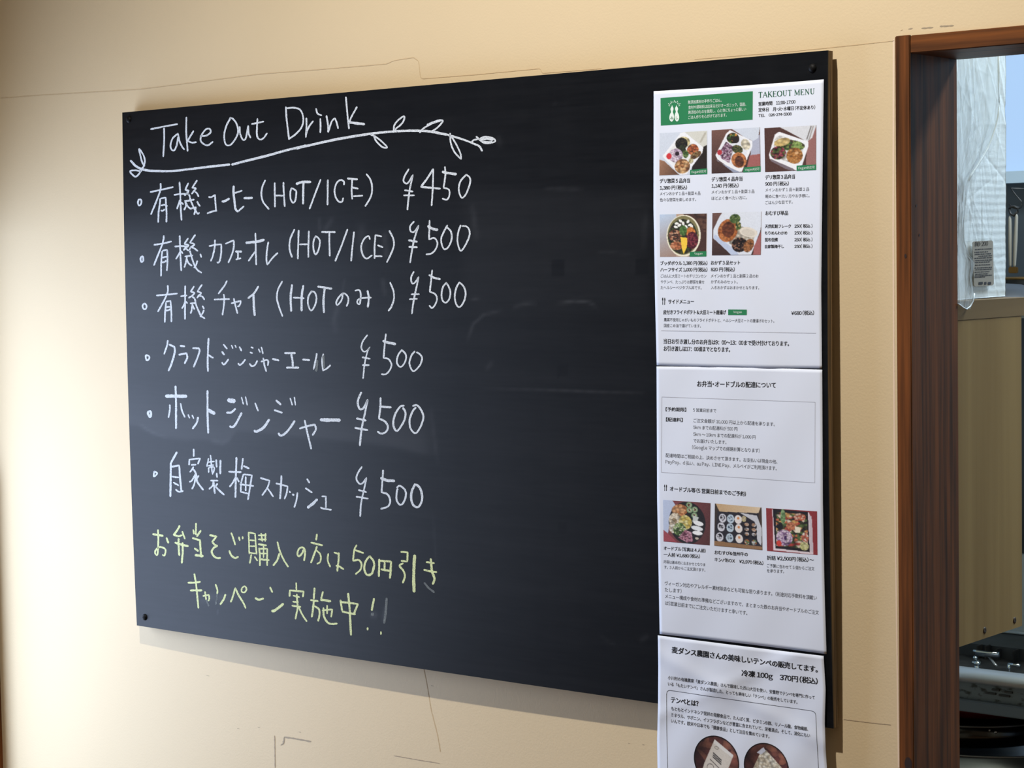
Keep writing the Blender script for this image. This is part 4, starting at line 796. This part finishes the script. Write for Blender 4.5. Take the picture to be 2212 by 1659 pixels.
# ------------------------------------------------------------------ little plywood cupboard behind the doorway
px_ = 1.1655
cb = empty('plywood_cabinet', (1.0, .2, .07), label='small plywood cabinet fixed behind the doorway, plastic bags on its top', category='cabinet')
def par(o, p): o.parent = p; o.matrix_parent_inverse = Matrix.Translation(-Vector(p.location)); return o
yb = .2695
par(box('side_panel', px_-.012, px_, .1185, yb, .0745, .4165, PLY), cb)
par(box('top_panel', .87, px_+.0006, .1185, .30, .4168, .4365, PLYTOP), cb)
par(box('bottom_panel', .87, px_-.0125, .1185, yb, .0745, .0865, PLY), cb)
par(box('side_panel', .87, .882, .1185, yb, .0745, .4165, PLY), cb)
par(box('back_panel', .8825, px_-.0125, .1185, .124, .087, .4163, PLY), cb)
for (x, y) in ((2127, 1361.5), (2191.5, 1340)):
    c = on_x(x, y, px_); bm = bmesh.new(); k = 14
    rings = [[bm.verts.new((c[0]+d, c[1]+r*math.cos(2*math.pi*i/k), c[2]+r*math.sin(2*math.pi*i/k))) for i in range(k)] for r, d in ((.0036, -.0001), (.0034, .0006), (.0018, .0008), (.0002, .0003))]
    for A, B in zip(rings, rings[1:]):
        for i in range(k): bm.faces.new((A[i], A[(i+1) % k], B[(i+1) % k], B[i]))
    par(frombm('screw_head', bm, mat('brown_screw', (58, 42, 26), .5), smooth=True), cb)

# ------------------------------------------------------------------ plastic bag pack and the clear bag hanging over it
def ridge(u, v, seed, n=9, amp=1.0, w=.05):
    g = np.random.default_rng(seed); h = np.zeros_like(u)
    for i in range(n):
        a = g.uniform(0, math.pi); c = g.uniform(0, 1, 2); d = (u-c[0])*math.cos(a)+(v-c[1])*math.sin(a); t = -(u-c[0])*math.sin(a)+(v-c[1])*math.cos(a)
        h += g.uniform(.4, 1)*np.exp(-np.abs(d)/w)*np.exp(-(t/.45)**2)*g.choice([-1, 1])
    return h*amp
def film(name, left, right, X, amp, m, parent, seed, thick=.0, nu=60, nv=160, ribs=0.0, **p):
    l = np.array(left, float); r = np.array(right, float); v = np.linspace(0, 1, nv); u = np.linspace(0, 1, nu)
    y = np.interp(v, [0, 1], [min(l[0, 1], r[0, 1]), max(l[-1, 1], r[-1, 1])])
    yl = l[0, 1]+(l[-1, 1]-l[0, 1])*v; yr = r[0, 1]+(r[-1, 1]-r[0, 1])*v
    L = np.c_[np.interp(yl, l[:, 1], l[:, 0]), yl]; Rr = np.c_[np.interp(yr, r[:, 1], r[:, 0]), yr]
    P = L[:, None]*(1-u[None, :, None])+Rr[:, None]*u[None, :, None]; U, Vv = np.meshgrid(u, v)
    h = ridge(U, Vv, seed, 14, amp*.8, .03)+ridge(U, Vv, seed+5, 46, amp*.45, .010)
    if ribs: h += ribs*np.sin(Vv*2*math.pi*34+2*U+1.2*np.sin(U*5))*np.clip((U-.15)*3, 0, 1)*np.clip((Vv-.35)*5, 0, 1)
    W = on_x(P[..., 0], P[..., 1], X); W[..., 0] += h
    id_ = np.arange(nu*nv).reshape(nv, nu); F = np.stack([id_[:-1, :-1], id_[1:, :-1], id_[1:, 1:], id_[:-1, 1:]], -1).reshape(-1, 4).tolist(); V = W.reshape(-1, 3)
    if thick:
        n = len(V); Bk = V.copy(); Bk[:, 0] = X-thick; V = np.vstack([V, Bk]); F += [tuple(i+n for i in f[::-1]) for f in F]
        rim = list(id_[0, :])+list(id_[1:, -1])+list(id_[-1, ::-1][1:])+list(id_[::-1, 0][1:-1]); q = len(rim)
        F += [(rim[i], rim[i]+n, rim[(i+1) % q]+n, rim[(i+1) % q]) for i in range(q)]
    return raw(name, V, F, m, parent, smooth=True, **p)
BAG = mat('milky_plastic_film', (236, 246, 248), rough=.24, spec=.6, bump=(90, .3, .0008), stretch=(1, .8, 3))
CLEAR = mat('clear_plastic_film', (226, 236, 238), rough=.12, spec=.8, alpha=.42)
pk = empty('bag_pack', (1.12, .2, .4368), label='milky pack of plastic bags standing on the plywood cabinet, with a price sticker', category='plastic bags')
par(film('pack', [(2062,100),(2062,400),(2066,648)], [(2172,100),(2173,150),(2171,240),(2172.5,290),(2174,400),(2172,500),(2173,560),(2171,639.5)], 1.140, .0011, BAG, None, 3, thick=.05, nu=90, nv=300, ribs=.00010), pk)
stk = mat('grey_sticker', (158, 152, 140), .6); SX = 1.1445
def xpatch(name, q, X, m, parent):
    W = on_x(np.array([a[0] for a in q], float), np.array([a[1] for a in q], float), X); Wb = W.copy(); Wb[:, 0] -= .0004; n = len(q)
    return par(raw(name, np.vstack([W, Wb]), [tuple(range(n)), tuple(range(2*n-1, n-1, -1))]+[(i, n+i, n+(i+1) % n, (i+1) % n) for i in range(n)], m), parent)
st = xpatch('price_sticker', [(2101,524),(2104,521.5),(2142,519.5),(2145,522),(2147,613),(2144,616.5),(2107,619),(2104,616)], SX, stk, pk)
def xtext(lines, X, m, parent, name='sticker_print', bold=0.0):
    VV, FF = [], []
    for s, x0, y0, x1, y1, h in lines:
        v, F = text_mesh(s); a, b_ = v[:, 0].min(), v[:, 0].max(); u = (v[:, 0]-a)/(b_-a); q = v[:, 1]/.72
        W = on_x(x0+(x1-x0)*u, y0+(y1-y0)*u-q*h, X); o = len(VV); VV.extend(W.tolist()); FF.extend([tuple(i+o for i in t) for t in F])
    return raw(name, VV, FF, m, parent)
xtext([('BB-200', 2106.5, 532, 2134.5, 530, 9)], SX+.0003, INK, st, bold=.02)
g_ = random.Random(5); VV, FF = [], []
for y in (538,544,548.5,553,557,562,566,572,578,582,587,591.5,595,598):
    x = 2105+g_.uniform(0, 2)+(8 if y in (553,) else 0); end = 2143-g_.uniform(0, 14)*(g_.random() < .6)
    while x < end:
        wd = g_.uniform(1.5, 4.2); o = len(VV); yy = y-.05*(x-2105)
        for (a_, b_) in ((x, yy), (min(x+wd, end), yy-.05), (min(x+wd, end), yy+1.9), (x, yy+2)): VV.append(on_x(a_, b_, SX+.0003))
        FF.append((o, o+1, o+2, o+3)); x += wd+g_.uniform(.5, 1.4)
for a_, b_ in ((2114,2123),(2126,2131),(2134,2141)):
    o = len(VV)
    for p_ in ((a_,609.5),(b_,608.8),(b_,614.3),(a_,615)): VV.append(on_x(*p_, SX+.0003))
    FF.append((o, o+1, o+2, o+3))
raw('sticker_print', VV, FF, INKS, st)
# folded seam edge of the pack
bm = bmesh.new()
seam = [on_x(x, y, 1.1485) for x, y in ((2157,118),(2157,150),(2158,190),(2158,235),(2156,250),(2150,275),(2142,300),(2134,320),(2122,340),(2110,360),(2098,378),(2092,390))]
tube(bm, seam, [.0012]*len(seam), 8); par(frombm('seam_fold', bm, BAG, smooth=True), pk)
cl = empty('clear_bag', (1.16, .14, .45), label='clear crumpled plastic bag hanging in front of the milky bag pack beside the door jamb', category='plastic bag')
par(film('bag_film', [(2069,100),(2069,400),(2069,657)], [(2160,100),(2158,190),(2154,260),(2142,300),(2118,350),(2094,392),(2088,430),(2082,480),(2084,520),(2094,552),(2106,566),(2100,600),(2104,640),(2096,668)], 1.170, .0016, CLEAR, None, 12, nu=90, nv=260), cl)
bm = bmesh.new(); tube(bm, [on_x(x, y, 1.1712) for x, y in ((2070,657),(2074,659),(2080,664),(2088,668),(2096,662),(2102,650),(2105,634))], .0009, 6); par(frombm('torn_hem', bm, BAG, smooth=True), cl)

# ------------------------------------------------------------------ kitchen behind the doorway
KY = 1.75
TILE = mat('pale_blue_kitchen_wall', (176, 196, 214), .4, spec=.5)
box('wall_kitchen', -.9, XRW, KY, KY+.1, FLOOR_Z, CEIL_Z, TILE, kind='structure')
box('wall_kitchen_left', -1.0, -.9, .112, KY+.1, FLOOR_Z, CEIL_Z, TILE, kind='structure')
box('wall_kitchen_right', XRW, XRW+.1, .112, KY+.1, FLOOR_Z, CEIL_Z, TILE, kind='structure')
def zy(py, Y, px=2190): return float(on_y(px, py, Y)[2])
w2 = empty('window_2', (.5, KY, .9), kind='structure')
z_sill = zy(371, KY-.02)
par(box('window_pane', .1, 1.1, KY-.012, KY-.004, z_sill, 1.35, mat('frosted_lit_pane', (90, 110, 130), .4, emit=((176, 208, 246), .86))), w2)
par(box('window_sill', .05, 1.15, KY-.05, KY-.002, zy(395, KY-.05), z_sill, mat('pale_blue_sill', (205, 226, 240), .4)), w2)
STEEL = mat('brushed_steel', (150, 158, 164), .28, metal=.9, noise=(3, 3, .3, .7), rgb2=(112, 120, 126), stretch=(1, 1, 14))
DKSTEEL = mat('dull_grey_steel', (92, 98, 104), .4, metal=.6, noise=(9, 4, .35, .7), rgb2=(54, 56, 58))
WHSTEEL = mat('pale_enamel', (176, 190, 198), .25, spec=.6); BLK = mat('blackened_iron', (26, 27, 27), .5, noise=(40, 4, .4, .7), rgb2=(60, 58, 54)); CHROME = mat('chrome', (210, 222, 226), .08, metal=1.0)
BRASS = mat('worn_brass', (120, 92, 50), .4, metal=.8)
# grey splash panel under the window sill
par(box('wall_panel', -.2, 1.6, KY-.012, KY-.0005, FLOOR_Z, zy(396, KY-.012), mat('grey_splash_panel', (84, 92, 98), .35, metal=.3, noise=(5, 3, .3, .7), rgb2=(66, 74, 80))), w2)
# hanging tongs on a wire hook
YT = 1.25
T = lambda x, y, Y=YT: tuple(on_y(x, y, Y))
tg = empty('tongs', T(2188, 470), label='pair of long pale-handled tongs hanging in front of the grey kitchen panel', category='tongs')
for a, b_ in (((2181.5, 466), (2182.5, 578)), ((2196, 462), (2191, 578))):
    p0, p1 = Vector(T(*a)), Vector(T(*b_)); bm = bmesh.new(); tube(bm, [p0+(p1-p0)*t for t in (0, .05, .5, .95, 1)], [.001, .0026, .0034, .0026, .0012], 10); par(frombm('arm', bm, mat('ivory_handle', (150, 146, 134), .45), smooth=True), tg)
bm = bmesh.new(); tube(bm, [Vector(T(*p)) for p in ((2180,452),(2183,447),(2190,446),(2200,449),(2198,458),(2190,466),(2183,462),(2180,452))], .0022, 8); par(frombm('hinge', bm, BLK, smooth=True), tg)
bm = bmesh.new(); bx(bm, T(2178,0)[0], T(2197,0)[0], YT-.003, YT+.003, zy(590, YT), zy(577, YT), .001); par(frombm('ferrule', bm, BRASS), tg)
bm = bmesh.new(); tube(bm, [Vector(T(*p)) for p in ((2184,407),(2190,416),(2199,427),(2206,434),(2208,440),(2205,449),(2196,451),(2188,449),(2180,441))], .0011, 8); tg_h = par(frombm('wire_hook', bm, BLK, smooth=True), tg)
bm = bmesh.new(); p_ = Vector(T(2184, 407)); tube(bm, [p_, Vector((p_.x, KY-.012, p_.z))], .0012, 8); par(frombm('hook_rod', bm, BLK, smooth=True), tg)
# shelf with pot and lid, seen just above the cabinet top
YS = 1.2
sz = zy(660, YS)
shf = empty('kitchen_shelf', (.8, YS+.15, sz), label='steel kitchen shelf mostly hidden behind the plywood cabinet', category='shelf')
par(box('shelf_board', .35, 1.25, YS, KY-.0125, sz-.02, sz, STEEL), shf)
c = T(2184, 640, YS+.17); bm = bmesh.new(); rz = zy(612, YS+.17)-sz
lathe(bm, [(0.001, rz+.0), (.03, rz-.002), (.06, rz-.010), (.075, rz-.024), (.078, 0.0005), (0.001, .0005)], (c[0]-.015, c[1], sz), 48)
fd = frombm('pot_lid', bm, mat('dark_grey_lid', (70, 73, 76), .5, metal=.2), smooth=True); fd['label'] = 'dark grey domed pot lid just above the cabinet top'; fd['category'] = 'pot lid'
YP = YS+.36; c = T(2210, 600, YP); bm = bmesh.new(); zr = zy(601, YP)
lathe(bm, [(.001, sz-zr+.001), (.050, sz-zr+.001), (.054, -.004), (.056, 0.0), (.052, 0.001), (.050, -.004), (.046, -.03), (.001, -.03)], (c[0]+.005, YP, zr), 48)
pt = frombm('dark_pot', bm, BLK, smooth=True); pt['label'] = 'blackened pot with a worn brass rim behind the grey lid'; pt['category'] = 'pot'
bm = bmesh.new(); tube(bm, [Vector((c[0]+.005+.055*math.cos(t), YP+.055*math.sin(t), zr)) for t in [2*math.pi*i/32 for i in range(32)]], .002, 8, True); frombm('pot_rim', bm, BRASS, pt, smooth=True)

# gas stove
Y0 = 1.2; zt = zy(1461, Y0, 2140)
stv = empty('gas_stove', (.75, Y0+.2, FLOOR_Z), label='steel gas stove with a bright round front rail below the plywood cabinet', category='stove')
xa, xb = .2, 1.15
bm = bmesh.new(); tube(bm, [(xa, Y0, zt-.002), (xb, Y0, zt-.002)], .0125, 24); par(frombm('front_rail', bm, mat('bright_rail_steel', (190, 200, 206), .3, metal=.55), smooth=True), stv)
ya = Y0+.17
par(box('burner_deck', xa, xb, Y0+.006, ya, zt-.03, zt-.006, BLK), stv)
par(box('front_panel', xa, xb, Y0+.004, Y0+.02, zy(1540, Y0+.004, 2140), zt-.014, mat('dull_front_panel', (104, 112, 116), .4, metal=.5, noise=(60, 5, .54, .66), rgb2=(54, 54, 50), stretch=(1, 1, 2.2)), bev=.001), stv)
par(box('lower_trim', xa, xb, Y0-.008, Y0+.02, zy(1545, Y0-.008, 2140), zy(1519, Y0-.008, 2140), mat('grey_trim_rail', (92, 100, 106), .35, metal=.6), bev=.002), stv)
par(box('side_panel', xa-.01, xa, Y0, Y0+.5, FLOOR_Z, zt-.006, STEEL), stv); par(box('side_panel', xb, xb+.01, Y0, Y0+.5, FLOOR_Z, zt-.006, STEEL), stv)
par(box('back_panel', xa, xb, Y0+.48, Y0+.5, FLOOR_Z, zt-.03, mat('inside_black', (14, 14, 14), .8)), stv)
# sloping steel back shelf of the stove
z1 = zy(1400, ya, 2190); yb2 = Y0+.27; z2 = zy(1369, yb2, 2190)
V = [(xa, ya, z1), (xb, ya, z1), (xb, yb2, z2), (xa, yb2, z2), (xa, ya, zt-.01), (xb, ya, zt-.01), (xb, yb2, zt-.01), (xa, yb2, zt-.01)]
par(raw('rear_duct', V, [(0,1,2,3),(0,4,5,1),(1,5,6,2),(3,2,6,7),(0,3,7,4)], DKSTEEL), stv)
par(box('rear_splash', xa, xb, yb2, yb2+.012, zt-.03, z2+.14, WHSTEEL, bev=.001), stv)
bm = bmesh.new(); tube(bm, [(xa, yb2-.003, z2+.003), (xb, yb2-.003, z2+.003)], .003, 10); par(frombm('splash_bead', bm, WHSTEEL, smooth=True), stv)
for x, y in ((2137,1395),(2160,1403),(2197,1405),(2120,1394)):
    c = T(x, y, Y0+.165); bm = bmesh.new(); bx(bm, c[0]-.0018, c[0]+.0018, Y0+.15, Y0+.168, zt-.006, c[2]+.002, .001); par(frombm('grate_finger', bm, BLK), stv)
def bar(name, pts, r, m, parent, Y): 
    bm = bmesh.new(); tube(bm, [Vector(T(x, y, Y+dy)) for x, y, dy in pts], r, 12); return par(frombm(name, bm, m, smooth=True), parent)
YK = Y0+.05
bar('gas_tap_lever', [(2103,1406,0),(2110,1407,0),(2135,1410.5,.004),(2158,1411.5,.006)], .0024, CHROME, stv, YK)
bar('lever_plate', [(2108,1413,.004),(2158,1416,.006)], .0035, DKSTEEL, stv, YK)
bar('gas_tap_lever', [(2135,1418,.01),(2143,1427,.004),(2150,1436,0),(2153,1440,0)], [.0016,.002,.0024,.0028], mat('satin_lever', (170, 170, 166), .3, metal=.8), stv, YK)
bar('gas_tap_lever', [(2178,1434,0),(2190,1436,0),(2204,1437.5,0)], .0022, CHROME, stv, YK); bar('tap_stem', [(2179,1435,0),(2180,1452,0)], .0024, CHROME, stv, YK)
for x, y, r in ((2107,1421,.0042),(2111,1433,.0062),(2103,1431,.003)):
    c = T(x, y, YK); bm = bmesh.new(); bmesh.ops.create_uvsphere(bm, u_segments=20, v_segments=12, radius=r)
    for v in bm.verts: v.co = Vector((c[0]+v.co.x, c[1]+v.co.y, c[2]+v.co.z*.85))
    par(frombm('tap_body', bm, CHROME, smooth=True), stv)
bar('tap_stem', [(2110,1436,0),(2111,1450,0)], .004, CHROME, stv, YK)
for a, b_, y in ((2129,2152,1496),(2158,2182,1501),(2143,2160,1489),(2170,2188,1494)):
    p0 = T(a, y, Y0+.0035); p1 = T(b_, y+2, Y0+.0035); bm = bmesh.new(); bx(bm, p0[0], p1[0], Y0+.001, Y0+.005, p0[2]-.0016, p0[2]+.0016, .0006); par(frombm('vent_slot', bm, BLK), stv)
# pans on the open lower shelf
zs = zy(1640, Y0+.12, 2140)-.10
par(box('pan_shelf', xa, xb, Y0+.0, Y0+.47, zs-.02, zs, DKSTEEL), stv)
def pan(name, cx, cy, z0, r, h, m, label, handle=None, cat='pan'):
    root = empty(name, (cx, cy, z0), label=label, category=cat)
    bm = bmesh.new(); lathe(bm, [(.001, .0), (r*.86, .0), (r*.93, h*.12), (r, h), (r-.003, h), (r*.9, h*.15), (.001, .004)], (0, 0, 0), 64); frombm('body', bm, m, root, smooth=True)
    bm = bmesh.new(); tube(bm, [Vector((r*math.cos(t), r*math.sin(t), h)) for t in [2*math.pi*i/64 for i in range(64)]], .0016, 8, True); frombm('rim', bm, mat('worn_rim', (110, 112, 114), .3, metal=.7), root, smooth=True)
    return root
cc_ = T(2095, 1600, Y0+.20)
z_b = zy(1659, Y0+.02, 2100)
pan('steel_bowl', cc_[0]+.02, Y0+.22, zs, .20, z_b+.016-zs, STEEL, 'large steel bowl under the stove, below the black pan', cat='bowl')
pb = pan('black_pan', cc_[0], Y0+.20, z_b+.018, .165, zy(1575, Y0+.04, 2100)-z_b-.018, mat('black_enamel', (8, 8, 9), .2, spec=.7), 'black pan with a pale rim in the dark space under the stove')
pr = pan('red_pan', cc_[0]+.005, Y0+.22, zy(1572, Y0+.05, 2100)+.002, .150, .026, mat('dark_red_enamel', (88, 14, 18), .25, spec=.6), 'dark red pan resting on the black pan under the stove')
for (x, y) in ((2152.5,1593),(2176,1602)):
    c = T(x, y, Y0+.03); bm = bmesh.new(); bmesh.ops.create_uvsphere(bm, u_segments=14, v_segments=10, radius=.0035)
    d = Vector((c[0]-cc_[0], c[1]-(Y0+.20), 0)); d = d.normalized()*.160
    for v in bm.verts: v.co = Vector((d.x+v.co.x, d.y+v.co.y, c[2]-pb.location.z+v.co.z))
    frombm('rivet', bm, mat('pale_rivet', (170, 170, 172), .3, metal=.7), pb, smooth=True)
